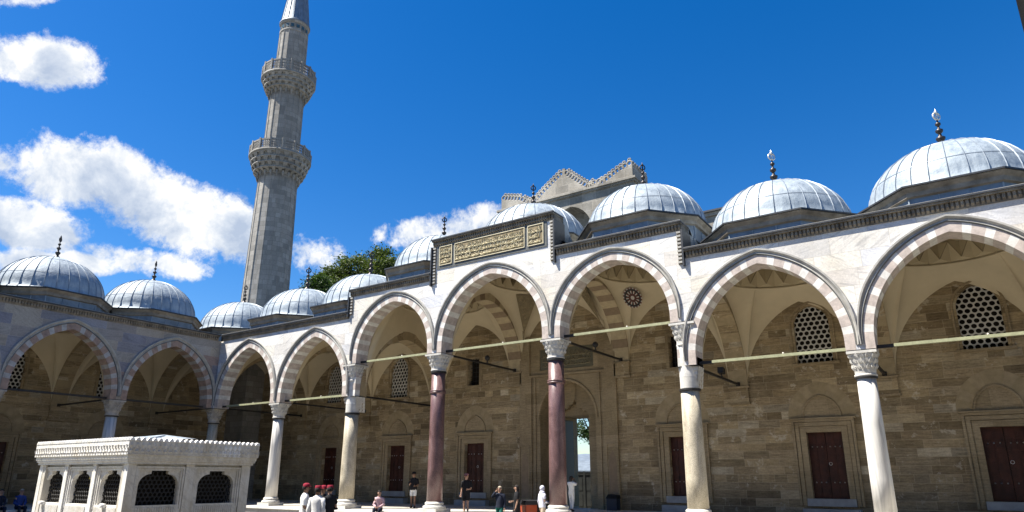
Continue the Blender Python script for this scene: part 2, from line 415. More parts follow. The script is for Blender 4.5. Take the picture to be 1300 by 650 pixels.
# ------------------------------------------------------------------ columns
def column_profiles(kind):
    if kind == 'low': z0, z1 = .45, 4.72
    return z0, z1
def make_capital(mb, ax, ay, z0, z1, rb, hw, m=0):
    """muqarnas capital: tiers of small niches growing from round to square, square abacus on top"""
    H = z1-z0
    mb.lathe([(rb+.015, z0), (rb+.05, z0+.03), (rb+.05, z0+.08), (rb+.01, z0+.1)], ax, ay, 20, m)
    # round to square body
    rows = []
    n = 32
    K = 6
    for k in range(K+1):
        f = k/K
        z = z0+.1+(H-.22)*f
        row = []
        for j in range(n):
            a_ = 2*PI*(j+.5)/n
            ca, sa = math.cos(a_), math.sin(a_)
            rc = rb+.02
            rs = (hw-.05)/max(abs(ca), abs(sa))
            rs = min(rs, (hw-.05)*1.28)
            g = f**1.3
            r_ = rc*(1-g)+rs*g
            row.append((ax+ca*r_, ay+sa*r_, z))
        rows.append(row)
    mb.grid(rows, m, True, False)
    # niche lips
    for tier, (f, cnt) in enumerate(((.22, 16), (.5, 16), (.78, 16))):
        z = z0+.1+(H-.22)*f
        for j in range(cnt):
            a_ = 2*PI*(j+(.5 if tier % 2 else 0))/cnt
            ca, sa = math.cos(a_), math.sin(a_)
            g = f**1.3
            rs = min((hw-.05)/max(abs(ca), abs(sa)), (hw-.05)*1.28)
            r_ = (rb+.02)*(1-g)+rs*g
            c = Vector((ax+ca*(r_+.02), ay+sa*(r_+.02), z))
            t_ = Vector((-sa, ca, 0))
            w_ = PI*r_/cnt*.72
            hh = (H-.22)*.25
            o = Vector((ca, sa, 0))
            pts = [c-t_*w_, c+t_*w_, c+t_*w_+Vector((0, 0, hh*.5)), c+Vector((0, 0, hh)), c-t_*w_+Vector((0, 0, hh*.5))]
            q = [p+o*.05+Vector((0, 0, .0)) for p in pts]
            q[0] = pts[0]+o*.0; q[1] = pts[1]+o*.0
            mb.face(q, m)
            mb.face([pts[0], q[0], q[4], pts[4]], m); mb.face([pts[1], pts[2], q[2], q[1]], m)
            mb.face([pts[4], q[4], q[3], pts[3]], m); mb.face([pts[2], pts[3], q[3], q[2]], m)
    mb.box(ax-hw, ax+hw, ay-hw*.96, ay+hw*.96, z1-.12, z1-.035, m)
    mb.box(ax-hw+.03, ax+hw-.03, ay-hw*.96+.03, ay+hw*.96-.03, z1-.035, z1-.002, m+1)

def make_base(mb, ax, ay, rb, z0=0., z1=.45, m=0):
    mb.box(ax-rb-.17, ax+rb+.17, ay-rb-.17, ay+rb+.17, z0, z0+.16, m)
    mb.lathe([(rb+.15, z0+.16), (rb+.17, z0+.20), (rb+.15, z0+.26), (rb+.08, z0+.29), (rb+.05, z0+.33), (rb+.08, z0+.37), (rb+.06, z0+.41), (rb+.005, z1)], ax, ay, 28, m)

def make_column(parent, tf, ax, ay, kind, mshaft, mcap, low=5.61, high=7.30):
    root = subempty('column', parent)
    if kind == 'low':
        mb = MB(tf); mb.lathe([(.325, .45), (.32, 1.5), (.305, 3.2), (.288, low-.86)], ax, ay, 32); mb.build('shaft', M[mshaft], root, True)
        mb = MB(tf); make_base(mb, ax, ay, .325); mb.build('base', M['cap'], root, True, 40)
        mb = MB(tf); make_capital(mb, ax, ay, low-.88, low, .30, .45); mb.build('capital', [M[mcap], M['iron']], root)
        mb = MB(tf); mb.lathe([(.315, low-.93), (.345, low-.92), (.345, low-.87), (.30, low-.86)], ax, ay, 28); mb.build('collar', M['iron'], root, True, 40)
    elif kind == 'porphyry':
        mb = MB(tf); mb.lathe([(.365, .45), (.36, 2.), (.345, 4.), (.335, high-.86)], ax, ay, 36); mb.build('shaft', M[mshaft], root, True)
        mb = MB(tf)
        for z in (5.42, 5.5): mb.lathe([(.335, z-.05), (.385, z-.03), (.395, z), (.385, z+.03), (.335, z+.05)], ax, ay, 32)
        mb.build('ring', M['porphyry'], root, True)
        mb = MB(tf); make_base(mb, ax, ay, .365); mb.build('base', M['cap'], root, True, 40)
        mb = MB(tf); make_capital(mb, ax, ay, high-.86, high, .335, .5); mb.build('capital', [M[mcap], M['iron']], root)
        mb = MB(tf); mb.lathe([(.35, high-.95), (.385, high-.93), (.385, high-.86), (.34, high-.85)], ax, ay, 28); mb.build('collar', M['iron'], root, True, 40)
    else:   # tall stepped column: 'step_left' (low arch on the left) or 'step_right'
        sg = -1 if kind == 'step_left' else 1
        mb = MB(tf); mb.lathe([(.385, .45), (.38, 1.5), (.36, 3.2), (.345, 4.68)], ax, ay, 36); mb.build('shaft', M[mshaft], root, True)
        mb = MB(tf); mb.lathe([(.35, 4.66), (.40, 4.68), (.40, 4.75), (.35, 4.77)], ax, ay, 28); mb.build('collar', M['iron'], root, True, 40)
        mb = MB(tf); make_base(mb, ax, ay, .385); mb.build('base', M['cap'], root, True, 40)
        # upper drum in pale bands
        mb = MB(tf)
        zs = [4.77, 5.2, 5.62, 5.95, high-.92]
        for i in range(4):
            mb.lathe([(.345, zs[i]+.002), (.345, zs[i+1]-.002)], ax, ay, 32, i % 2)
        mb.build('upper_shaft', [M['cap'], M['white_voussoir']], root)
        # striped pier behind it that carries the low arch
        mb = MB(tf)
        k = 0; z = 5.60
        while z < high-.02:
            z2 = min(high-.003, z+.33)
            mb.box(ax-.45 if sg < 0 else ax-.30, ax+.45 if sg > 0 else ax+.40, .12, .80, z+.001, z2-.001, k % 2); z = z2; k += 1
        mb.build('pier', [M['white_voussoir'], M['red_voussoir']], root)
        # corbel of tapering tiers
        mb = MB(tf)
        T_ = 5
        for i in range(T_):
            f0 = (i+.0)/T_
            hw_ = .30+.17*f0
            z0 = 4.80+.155*i
            xl_, xr_ = (ax-hw_, ax+hw_) if sg < 0 else (ax-.30, ax+hw_)
            yf_ = .34-.22*f0
            mb.box(xl_, xr_, yf_, .40+.40*(f0*.6+.4), z0, z0+.15, 0)
            for s_ in ((-1, 1) if sg < 0 else (1,)):
                for q in range(3):
                    yy = yf_+.12+q*.22
                    mb.face([(ax+s_*(hw_+.003), yy-.10, z0), (ax+s_*(hw_+.003), yy+.10, z0), (ax+s_*(hw_+.04), yy+.08, z0+.15), (ax+s_*(hw_+.04), yy-.08, z0+.15)], 0)
        mb.box(ax-.47 if sg < 0 else ax-.34, ax+.47, .08, .82, 5.578, 5.598, 1)
        mb.build('corbel', [M[mcap], M['iron']], root)
        mb = MB(tf); make_capital(mb, ax, ay, high-.92, high, .345, .5); mb.build('capital', [M[mcap], M['iron']], root)
    return root

# ------------------------------------------------------------------ cornice, domes, vaults
def cornice(mb, x0, x1, z, y=0., y1=.8, left_ret=False, right_ret=False):
    """dark dentil cornice with a black lead edge: materials 0 dentil, 1 lead edge"""
    zb = z-.39
    mb.box(x0, x1, y-.03, y1, zb, z-.13, 0)
    n = max(1, int((x1-x0)/.135)); st = (x1-x0)/n
    for i in range(n):
        c = x0+(i+.5)*st; h = .042
        mb.face([(c-h, y-.034, zb+.03), (c+h, y-.034, zb+.03), (c+h, y-.10, zb+.11), (c-h, y-.10, zb+.11)], 0)
        mb.face([(c-h, y-.10, zb+.11), (c+h, y-.10, zb+.11), (c+h, y-.10, z-.132), (c-h, y-.10, z-.132)], 0)
        mb.face([(c-h, y-.034, zb+.03), (c-h, y-.10, zb+.11), (c-h, y-.10, z-.132), (c-h, y-.034, z-.132)], 0)
        mb.face([(c+h, y-.034, zb+.03), (c+h, y-.034, z-.132), (c+h, y-.10, z-.132), (c+h, y-.10, zb+.11)], 0)
    mb.box(x0-.02, x1+.02, y-.16, y1, z-.128, z-.062, 0)
    mb.box(x0-.04, x1+.04, y-.20, y1+.02, z-.06, z, 1)
    # thin bright upstand of folded lead on top
    mb.box(x0-.03, x1+.03, y-.15, y-.08, z+.001, z+.03, 2)

def cornice_upright(mb, x0, x1, z0, z1, side, y=0.):
    """the cornice turned upright at a step of the parapet"""
    w = x1-x0
    mb.box(x0, x1, y-.03, .80, z0, z1, 0)
    n = max(1, int((z1-z0)/.15)); st = (z1-z0)/n
    for i in range(n):
        c = z0+(i+.5)*st
        xa, xb = (x0+.07, x1) if side < 0 else (x0, x1-.07)
        mb.box(xa, xb, y-.09, y-.032, c-.04, c+.04, 2)
    if side < 0: mb.box(x0-.03, x0+.04, y-.16, .82, z0-.1, z1+.001, 1)
    else: mb.box(x1-.04, x1+.03, y-.16, .82, z0-.1, z1+.001, 1)

def finial(parent, tf, cx, cy, z, s=1., bright=False):
    mb = MB(tf)
    prof = [(.22, -.10), (.20, .05), (.09, .14), (.06, .22), (.12, .30), (.13, .36), (.05, .42), (.04, .50), (.10, .56), (.105, .62), (.035, .68), (.03, .75), (.075, .80), (.075, .85), (.025, .90), (.02, .98)]
    mb.lathe([(r*s, z+h*s) for r, h in prof], cx, cy, 12, 0)
    m = 1 if bright else 0  # right-hand domes: the glint is put into the top's colour
    mb.torus((cx, cy, z+1.10*s), (.7, .7, 0), (0, 0, 1), .12*s, .028*s, 14, 6, m, R(-250), R(70))
    mb.lathe([(.03*s, z+1.18*s), (.05*s, z+1.25*s), (.02*s, z+1.3*s), (.004, z+1.36*s)], cx, cy, 8, m)
    mb.lathe([(.02*s, z+.96*s), (.035*s, z+1.0*s), (.035*s, z+1.14*s), (.01*s, z+1.18*s)], cx, cy, 8, m)
    return mb.build('finial', [M['bronze'], M['gilt']], parent)

def dome(parent, tf, cx, cy, zr, zd, rd, hd, hx=2.95, hy=3.15, ribs=30, bright=False, fs=1., ph=0.):
    """zr roof, zd top of the octagonal drum"""
    root_mb = MB(tf)
    prof = [(rd+.17, zd+.02), (rd+.10, zd+.10), (rd, zd+.20)]
    K = 12
    for k in range(1, K+1):
        a_ = PI/2*k/K
        prof.append((max(.001, rd*math.cos(a_)), zd+.20+(hd-.2)*math.sin(a_)))
    root_mb.lathe(prof, cx, cy, 64, 0, caps=False)
    # standing seams
    for i in range(ribs):
        a_ = ph+2*PI*i/ribs
        pts = []
        for r_, z in prof[:-1]:
            if r_ < rd*.12: break
            pts.append((r_, z))
        ca, sa = math.cos(a_), math.sin(a_)
        L = []; Rr = []; Tp = []
        for r_, z in pts:
            w_ = .016
            L.append((cx+ca*r_-(-sa)*w_, cy+sa*r_-ca*w_, z)); Rr.append((cx+ca*r_+(-sa)*w_, cy+sa*r_+ca*w_, z))
            Tp.append((cx+ca*(r_+.03), cy+sa*(r_+.03), z+.015))
        root_mb.grid([L, Tp, Rr], 1, False, False)
    for zf in (.36, .80):
        rr = rd*math.cos(math.asin(zf)); z = zd+.2+(hd-.2)*zf
        root_mb.lathe([(rr+.014, z-.012), (rr+.004, z+.014)], cx, cy, 64, 1, caps=False)
    ob = root_mb.build('dome', [M['lead'], M['seam']], parent)
    mb = MB(tf)
    def octo(gx, gy, k=.5):
        ax_, ay_ = hx+gx, hy+gy
        s_ = (hx)*math.tan(PI/8)*1.13+gx*.45
        t_ = (hy)*math.tan(PI/8)*1.05+gy*.45
        return [(cx+s_, cy-ay_), (cx+ax_, cy-t_), (cx+ax_, cy+t_), (cx+s_, cy+ay_), (cx-s_, cy+ay_), (cx-ax_, cy+t_), (cx-ax_, cy-t_), (cx-s_, cy-ay_)]
    def band(g0, za, g1, zb, m):
        a_, b_ = octo(g0, g0), octo(g1, g1)
        for i in range(8):
            j = (i+1) % 8
            mb.face([(*a_[i], za), (*a_[j], za), (*b_[j], zb), (*b_[i], zb)], m)
    band(-.12, zr-.06, -.12, zd-.42, 2)
    band(-.12, zd-.42, -.02, zd-.38, 0)
    band(-.02, zd-.38, -.02, zd-.22, 0)
    band(-.02, zd-.22, .10, zd-.10, 0)
    band(.10, zd-.10, .10, zd-.06, 0)
    band(.16, zd-.06, .16, zd+.0, 1); band(.10, zd-.06, .16, zd-.06, 1)
    oc = octo(.16, .16); rin, rout = [], []
    for k in range(64):
        a_ = 2*PI*(k+.5)/64; dv = Vector((math.cos(a_), math.sin(a_)))
        best = 9.
        for q in range(8):
            p_, q_ = Vector(oc[q])-Vector((cx, cy)), Vector(oc[(q+1) % 8])-Vector((cx, cy))
            ed_ = q_-p_; den = dv.x*ed_.y-dv.y*ed_.x
            if abs(den) < 1e-9: continue
            t_ = (p_.x*ed_.y-p_.y*ed_.x)/den; u_ = (p_.x*dv.y-p_.y*dv.x)/den
            if t_ > 0 and -.001 <= u_ <= 1.001: best = min(best, t_)
        rin.append((cx+2.45*dv.x, cy+2.45*dv.y, zd+.001)); rout.append((cx+best*dv.x, cy+best*dv.y, zd+.001))
    mb.grid([rin, rout], 3, True, False)
    # seams of the drum sheets
    o_ = octo(-.12, -.12)
    for i in range(8):
        p, q = Vector(o_[i]), Vector(o_[(i+1) % 8])
        nrm = Vector((q.y-p.y, -(q.x-p.x))).normalized()
        for k in range(0, 4):
            c = p.lerp(q, k/3.)
            mb.tube([(c.x+nrm.x*.01, c.y+nrm.y*.01, zr-.05), (c.x+nrm.x*.01, c.y+nrm.y*.01, zd-.43)], .025, 5, 3)
    dr = mb.build('drum', [M['drum'], M['lead_edge'], M['lead_side'], M['lead']], ob)
    finial(ob, tf, cx, cy, zd+hd, fs*1.08, bright)
    return ob

def side_curve(h0, h1, zs0, zs1, za, s):
    """height at position s in [0,1] of a pointed wall arch whose two springs may differ"""
    f = abs(s-.5)*2
    zs = zs0 if s < .5 else zs1
    a = (h1-h0)/2
    H = za-zs
    c = max(.02, (H*H-a*a)/(2*a)) if H > a else .02
    Rr = a+c
    val = math.sqrt(max(0., Rr*Rr-(f*a+c)**2))
    mx = math.sqrt(max(1e-6, Rr*Rr-c*c))
    return zs+H*val/mx

def vault(parent, tf, x0, x1, y0, y1, springs, apex, zring, rr, zigzag=True, ornate=False, folds=20, front=None):
    """dome on pendentives; springs: heights at the corners (x0y0, x1y0, x1y1, x0y1); apex: heights of the four wall arches (front, right, back, left)"""
    cx, cy = (x0+x1)/2, (y0+y1)/2
    hx, hy = (x1-x0)/2, (y1-y0)/2
    n = 96
    low = []; ring = []
    for k in range(n):
        # walk the rectangle so that the corners are sampled exactly
        q, f = divmod(k/n*4, 1.)
        q = int(q)
        corners = [(x0, y0), (x1, y0), (x1, y1), (x0, y1)]
        a_, b_ = corners[q], corners[(q+1) % 4]
        g = .5-.5*math.cos(PI*f)
        px, py = a_[0]+(b_[0]-a_[0])*g, a_[1]+(b_[1]-a_[1])*g
        s0_, s1_ = (front, front) if (q == 0 and front) else (springs[q], springs[(q+1) % 4])
        z = side_curve(0, [2*hx, 2*hy][q % 2], s0_, s1_, apex[q], g)
        low.append((px, py, min(z, zring-.03)))
        d = Vector((px-cx, py-cy)).normalized()
        ring.append((cx+d.x*rr, cy+d.y*rr, zring))
    rows = []
    K = 8
    for k in range(K+1):
        f = k/K
        row = []
        for a_, b_ in zip(low, ring):
            # bulged line from the wall arch to the ring
            bz = f**.8
            bh = f**1.25
            row.append((a_[0]+(b_[0]-a_[0])*bh, a_[1]+(b_[1]-a_[1])*bh, a_[2]+(b_[2]-a_[2])*bz))
        rows.append(row)
    mb = MB(tf)
    mb.grid(rows, 0, True, True)
    # narrow stone fillet under the ring
    mb.lathe([(rr+.001, zring), (rr-.05, zring+.005), (rr-.05, zring+.09), (rr-.0, zring+.10)], cx, cy, 64, 0, caps=False)
    prof = [(rr-.10, zring+.92)]
    for k in range(1, 9):
        a_ = PI/2*k/8
        prof.append((max(.001, (rr-.10)*math.cos(a_)), zring+.92+1.6*math.sin(a_)))
    mb.lathe(prof, cx, cy, 48, 0, caps=False)
    ob = mb.build('vault', [M['plaster'], M['trim']], parent)
    if zigzag:
        zb = MB(tf)
        z0, z1 = zring+.09, zring+.92
        N = folds
        for i in range(N):
            a0 = 2*PI*i/N; a1 = 2*PI*(i+.5)/N; a2 = 2*PI*(i+1)/N
            P = lambda r_, a_, z: (cx+r_*math.cos(a_), cy+r_*math.sin(a_), z)
            lo0, lo1, lo2 = P(rr-.0, a0, z0), P(rr-.15, a1, z0+.16), P(rr-.0, a2, z0)
            hi0, hi1, hi2 = P(rr-.24, a0, z1), P(rr-.06, a1, z1), P(rr-.24, a2, z1)
            mid = P(rr-.02, a1, z0+.22)
            mb2 = zb
            mb2.face([lo0, lo1, hi0], 0); mb2.face([lo1, lo2, hi2], 0)
            mb2.face([lo1, hi2, hi1], 1 if ornate else 0); mb2.face([lo1, hi1, hi0], 1 if ornate else 0)
            # dark line under each chevron
            for (A, B) in ((hi0, lo1), (lo1, hi2)):
                va, vb = Vector(A), Vector(B)
                zb.tube([va+Vector((0, 0, -.01)), vb+Vector((0, 0, -.01))], .013, 4, 2)
            zb.face([lo0, P(rr, a1, z0-.0), lo1], 0); zb.face([P(rr, a1, z0-.0), lo2, lo1], 0)
        zb.build('zigzag_band', [M['fold'], M['panel_ground'], M['fold_edge']], ob)
    return ob, low, ring

def transverse(parent, tf, x, w, y0, y1, zs, za, ztop, mats, t=.5, name='cross_arch'):
    """arch from a column back to the rear wall (plane along t): built in the y-z plane"""
    mb = MB(tf)
    ly = y1-y0; yc = (y0+y1)/2
    def tf2(a_, b_, c_): return (x+b_, a_, c_)
    sub = MB(); 
    arch_ring(sub, yc, zs, ly/2-.12, za-zs, .25, t, -w/2, w/2, 11, 2, 0, 1)
    a_ = ly/2-.12
    arch_infill(sub, yc, zs, a_, za-zs, .25, t-.01, y0, y1, ztop, -w/2+.03, 2)
    arch_infill(sub, yc, zs, a_, za-zs, .25, t-.01, y0, y1, ztop, w/2-.03, 2)
    for f, m in zip(sub.f, sub.m):
        mb.face([tf2(*sub.v[i]) for i in f], m)
    # bracket on the rear wall
    mb.box(x-w/2, x+w/2, y1-.14, y1-.005, zs-.75, zs-.004, 4)
    mb.box(x-w/2-.06, x+w/2+.06, y1-.20, y1-.004, zs-.10, zs-.02, 3)
    mb.box(x-w/2-.05, x+w/2+.05, y1-.17, y1-.004, zs-.85, zs-.752, 3)
    return mb.build(name, mats, parent)

def rect_wall(mb, x0, x1, z0, z1, y, holes, m=0, depth=.45, back=None):
    """front sheet with rectangular holes (hx0,hx1,hz0,hz1) and their reveals"""
    xs = sorted(set([x0, x1]+[v for h in holes for v in h[:2]]))
    zs = sorted(set([z0, z1]+[v for h in holes for v in h[2:4]]))
    for i in range(len(xs)-1):
        for j in range(len(zs)-1):
            cx, cz = (xs[i]+xs[i+1])/2, (zs[j]+zs[j+1])/2
            if any(h[0] < cx < h[1] and h[2] < cz < h[3] for h in holes): continue
            mb.face([(xs[i], y, zs[j]), (xs[i+1], y, zs[j]), (xs[i+1], y, zs[j+1]), (xs[i], y, zs[j+1])], m)
    for h in holes:
        a, b, c, d = h[:4]
        dp = h[4] if len(h) > 4 else depth
        mb.face([(a, y, c), (a, y+dp, c), (a, y+dp, d), (a, y, d)], m)
        mb.face([(b, y, c), (b, y, d), (b, y+dp, d), (b, y+dp, c)], m)
        mb.face([(a, y, d), (a, y+dp, d), (b, y+dp, d), (b, y, d)], m)
        mb.face([(a, y, c), (b, y, c), (b, y+dp, c), (a, y+dp, c)], m)

def arch_plate(mb, xc, zs, a, H, st, xl, xr, ztop, zbot, y0, y1, m=0, n=12):
    """rectangular plate with an arched opening, thickness y0..y1 (front sheet and soffit)"""
    arch_infill(mb, xc, zs, a, H, st, 0., xl, xr, ztop, y0, m, n)
    pts = [(xc-a, zbot-zs)]
    P = [(xc+p[0], zs+p[1]) for p in arch(a, H, st, 0., n)]
    P = [(xc-a, zbot)]+P+[(xc+a, zbot)]
    for p, q in zip(P[:-1], P[1:]):
        mb.face([(p[0], y0, p[1]), (p[0], y1, p[1]), (q[0], y1, q[1]), (q[0], y0, q[1])], m)
    if zbot < zs-1e-4:
        mb.face([(xl, y0, zbot), (xc-a, y0, zbot), (xc-a, y0, zs), (xl, y0, zs)], m)
        mb.face([(xc+a, y0, zbot), (xr, y0, zbot), (xr, y0, zs), (xc+a, y0, zs)], m)

def hex_window(parent, tf, xc, z0, z1, w, y):
    """arched window with a pierced plaster grille of round holes"""
    H = w*.62
    zs = z1-H
    root = subempty('window', parent)
    mb = MB(tf)
    arch_plate(mb, xc, zs, w/2, H, .02, xc-w/2-.16, xc+w/2+.16, z1+.2, z0, y-.004, y+.2, 0)
    # raised frame and sill
    arch_mould_pts = arch(w/2+.10, H+.12, .02, 0., 10)
    rows = []
    for o, d in ((0, 0.), (.02, -.05), (.09, -.05), (.10, 0.)):
        po = arch(w/2+.10, H+.12, .02, o, 10)
        rows.append([(xc+po[0][0], y+d-.004, z0)]+[(xc+p[0], y+d-.004, zs+p[1]) for p in po]+[(xc+po[-1][0], y+d-.004, z0)])
    mb.grid(rows, 1, False, False)
    mb.box(xc-w/2-.25, xc+w/2+.25, y-.10, y+.2, z0-.12, z0-.002, 1)
    mb.build('frame', [M['ashlar'], M['trim']], root)
    g = MB(tf)
    p = w/6.02
    ph = p*math.sqrt(3)/2
    def inside(x, z):
        if abs(x-xc) > w/2+.02 or z < z0-.02: return False
        if z <= zs: return True
        for (ax_, az), (bx, bz) in zip(arch(w/2, H, .02, .06, 10)[:-1], arch(w/2, H, .02, .06, 10)[1:]):
            if ax_ <= x-xc <= bx: 
                t_ = (x-xc-ax_)/max(1e-6, bx-ax_)
                return z-zs <= az+(bz-az)*t_
        return False
    row = 0; z = z0+ph*.45
    n = 12
    while z < z1+ph:
        k = -4
        for k in range(-5, 6):
            x = xc+k*p+(p/2 if row % 2 else 0.)
            if not inside(x, z-ph*.3) or not inside(max(min(x, xc+w/2), xc-w/2), z-ph*.3): continue
            o_ = []; i_ = []
            for j in range(n):
                a_ = 2*PI*j/n
                am = (a_-PI/6) % (PI/3)-PI/6
                rh = p/2/math.cos(((a_+PI/6) % (PI/3))-PI/6) if False else p/2/math.cos((a_ % (PI/3))-PI/6 if False else ((a_+PI/6) % (PI/3)-PI/6))
                cx_ = max(xc-w/2, min(xc+w/2, x+rh*math.cos(a_))); 
                o_.append((cx_, y+.13, z+rh*math.sin(a_)))
                i_.append((max(xc-w/2, min(xc+w/2, x+p*.405*math.cos(a_))), y+.13, z+p*.405*math.sin(a_)))
            b_ = [(q[0], y+.19, q[2]) for q in i_]
            g.grid([o_, i_, b_], 0, True, False)
        z += ph; row += 1
    g.build('grille', M['grille'], root)
    d = MB(tf)
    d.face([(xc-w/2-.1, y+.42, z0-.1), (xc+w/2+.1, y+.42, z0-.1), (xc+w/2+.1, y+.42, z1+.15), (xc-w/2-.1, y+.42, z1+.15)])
    d.build('room_shade_sheet', M['dark'], root)  # dark sheet painted as the shade of the room behind
    return root

def small_window(parent, tf, x0, x1, z0, z1, y):
    root = subempty('window', parent)
    mb = MB(tf)
    for o, d in ((.18, .03), (.10, .06)):
        mb.box(x0-o, x0-o+.08, y-d, y+.02, z0-o, z1+o, 0); mb.box(x1+o-.08, x1+o, y-d, y+.02, z0-o, z1+o, 0)
        mb.box(x0-o+.081, x1+o-.081, y-d, y+.02, z1+o-.08, z1+o, 0); mb.box(x0-o+.081, x1+o-.081, y-d, y+.02, z0-o, z0-o+.08, 0)
    mb.build('frame', M['trim'], root)
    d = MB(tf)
    d.face([(x0-.02, y+.40, z0-.02), (x1+.02, y+.40, z0-.02), (x1+.02, y+.40, z1+.02), (x0-.02, y+.40, z1+.02)])  # near-black sheet for the shade inside the opening
    for k in range(1, 4):
        d.box(x0+(x1-x0)*k/4-.012, x0+(x1-x0)*k/4+.012, y+.22, y+.245, z0, z1, 1)
    for k in range(1, 6):
        d.box(x0, x1, y+.246, y+.27, z0+(z1-z0)*k/6-.012, z0+(z1-z0)*k/6+.012, 1)
    d.build('barred_opening', [M['dark'], M['iron']], root)
    return root

def door_unit(parent, tf, x0, x1, z0, z1, y, wood='wood'):
    """stone framed door with studded leaves, step, blind arch above"""
    root = subempty('door', parent)
    xc = (x0+x1)/2; w = x1-x0
    mb = MB(tf)
    for o, wd, d in ((.24, .24, .05), (.42, .16, .09), (.54, .10, .13)):
        mb.box(x0-o, x0-o+wd-.002, y-d, y+.02, .42, z1+o, 0); mb.box(x1+o-wd+.002, x1+o, y-d, y+.02, .42, z1+o, 0)
        mb.box(x0-o+wd, x1+o-wd, y-d, y+.02, z1+o-wd+.002, z1+o, 0)
    mb.box(x0-.62, x1+.62, y-.17, y+.02, z1+.545, z1+.61, 0)
    mb.build('frame', M['trim'], root)
    mb = MB(tf)
    mb.box(x0-.24, x1+.24, y-.16, y+.30, .40, z0, 0)
    mb.box(x0-.40, x1+.40, y-.40, y-.01, .0, .30, 0)
    mb.build('step', M['sill'], root)
    for sgn in (-1, 1):
        lf = MB(tf)
        a, b = (x0, xc-.012) if sgn < 0 else (xc+.012, x1)
        lf.box(a, b, y+.24, y+.30, z0, z1, 0)
        for k in range(6):
            za = z0+.09+(z1-z0-.12)*k/6; zb_ = z0+.05+(z1-z0-.12)*(k+1)/6
            for h_ in range(2):
                xa_ = a+.05+(b-a-.10)*h_/2+.012; xb_ = a+.05+(b-a-.10)*(h_+1)/2-.012
                lf.box(xa_, xb_, y+.215, y+.2385, za, zb_, 0)
                lf.box(xa_+.05, xb_-.05, y+.200, y+.2149, za+.06, zb_-.06, 0)
        leaf = lf.build('leaf', M[wood], root)
        # studs are little domes facing the court
        st = MB(tf)
        for zz in (z0+(z1-z0)*.24, z0+(z1-z0)*.78):
            for k in range(3):
                cx_ = a+(b-a)*(.22+.28*k)
                for r_, d_ in (((.03, .0)),):
                    ring = [(cx_+r_*math.cos(2*PI*j/8), y+.199, zz+r_*math.sin(2*PI*j/8)) for j in range(8)]
                    for j in range(8):
                        st.face([ring[j], ring[(j+1) % 8], (cx_, y+.172, zz)])
        st.build('studs', M['stud'], leaf)
    bk = MB(tf); bk.face([(x0-.05, y+.305, z0-.05), (x1+.05, y+.305, z0-.05), (x1+.05, y+.305, z1+.05), (x0-.05, y+.305, z1+.05)]); bk.build('backing', M['dark'], root)  # dark sheet added to stop light leaking through the leaf gap
    hd = MB(tf); hd.torus((xc+.10, y+.20, z0+(z1-z0)*.52), (1, 0, 0), (0, 0, 1), .06, .012, 12, 5)
    hd.build('handle', M['stud'], root)
    # blind arch over the lintel
    mb = MB(tf)
    zt = z1+.61; a = w*.5+.02; H = a*1.25
    po = [(xc+p[0], zt+p[1]) for p in arch(a, H, .05, 0., 12)]
    mb.face([(p[0], y+.003-.01, p[1]) for p in po][::-1], 1)
    rows = []
    for o, d in ((0, -.008), (.0, -.06), (.07, -.06), (.075, -.002)):
        rows.append([(xc+p[0], y+d, zt+p[1]) for p in arch(a, H, .05, o, 12)])
    mb.grid(rows, 0, False, False)
    arch_ring(mb, xc, zt, a+.085, H+.10, .05, .55, y-.002, y+.001, 5, 2, 2, 3, .004, sides='f')
    mb.build('blind_arch', [M['trim'], M['trim'], M['faint_voussoir'], M['faint_voussoir_b']], root)
    return root

# ================================================================== MAIN ARCADE (faces the court, plane y = 0)
W = 6.0; WC = 6.59; WE = 5.837
XS = [0., W, 2*W, 2*W+WE, 2*W+WE+WC, 2*W+2*WE+WC, 3*W+2*WE+WC, 4*W+2*WE+WC]
ZL, ZH = 5.61, 7.30
ZS = [ZL, ZL, ZH, ZH, ZH, ZL, ZL]
ZA = [9.13, 9.13, 10.32, 10.79, 10.32, 9.13, 9.13]
ZC = [10.19, 10.19, 11.39, 13.13, 11.39, 10.19, 10.19]
D = 7.2; TH = .8
I3 = lambda x, y, z: (x, y, z)
arcade = thing('marble_arcade', 'sunlit white marble arcade of seven striped arches with a gilded inscription over the middle', 'arcade')

def build_facade(parent, tf, xs, zs_, za_, zc_, wallm, zsteps=True, ringm=('white_voussoir', 'red_voussoir'), cut=None):
    bounds = []
    n = len(zs_)
    for i in range(n):
        x0, x1 = xs[i], xs[i+1]
        bounds.append([x0, x1])
    wall = MB(tf)
    for i in range(n):
        x0, x1 = xs[i], xs[i+1]
        xc = (x0+x1)/2; a = (x1-x0)/2-.45; H = za_[i]-zs_[i]
        ztop = zc_[i]-.385
        arch_infill(wall, xc, zs_[i], a, H, .3, .31, x0, x1, ztop, 0., 0)
        arch_infill(wall, xc, zs_[i], a, H, .3, .31, x0, x1, ztop, TH, 0, flip=True)
        # bottoms of the two half piers
        for xa, xb in ((x0, xc-a), (xc+a, x1)):
            wall.face([(xa, 0, zs_[i]+.001), (xb, 0, zs_[i]+.001), (xb, TH, zs_[i]+.001), (xa, TH, zs_[i]+.001)], 0)
        ar = MB(tf)
        arch_ring(ar, xc, zs_[i], a, H, .3, .32, 0., TH, 37, 1, 0, 1, pat=1)
        ao = ar.build('arch', [M[ringm[0]], M[ringm[1]]], parent)
        mo = MB(tf); arch_mould(mo, xc, zs_[i], a, H, .3, .325)
        mo.build('moulding', [M['mould'], M['panel_frame']], ao)
    return wall

wall = build_facade(arcade, I3, XS, ZS, ZA, ZC, 'facade')
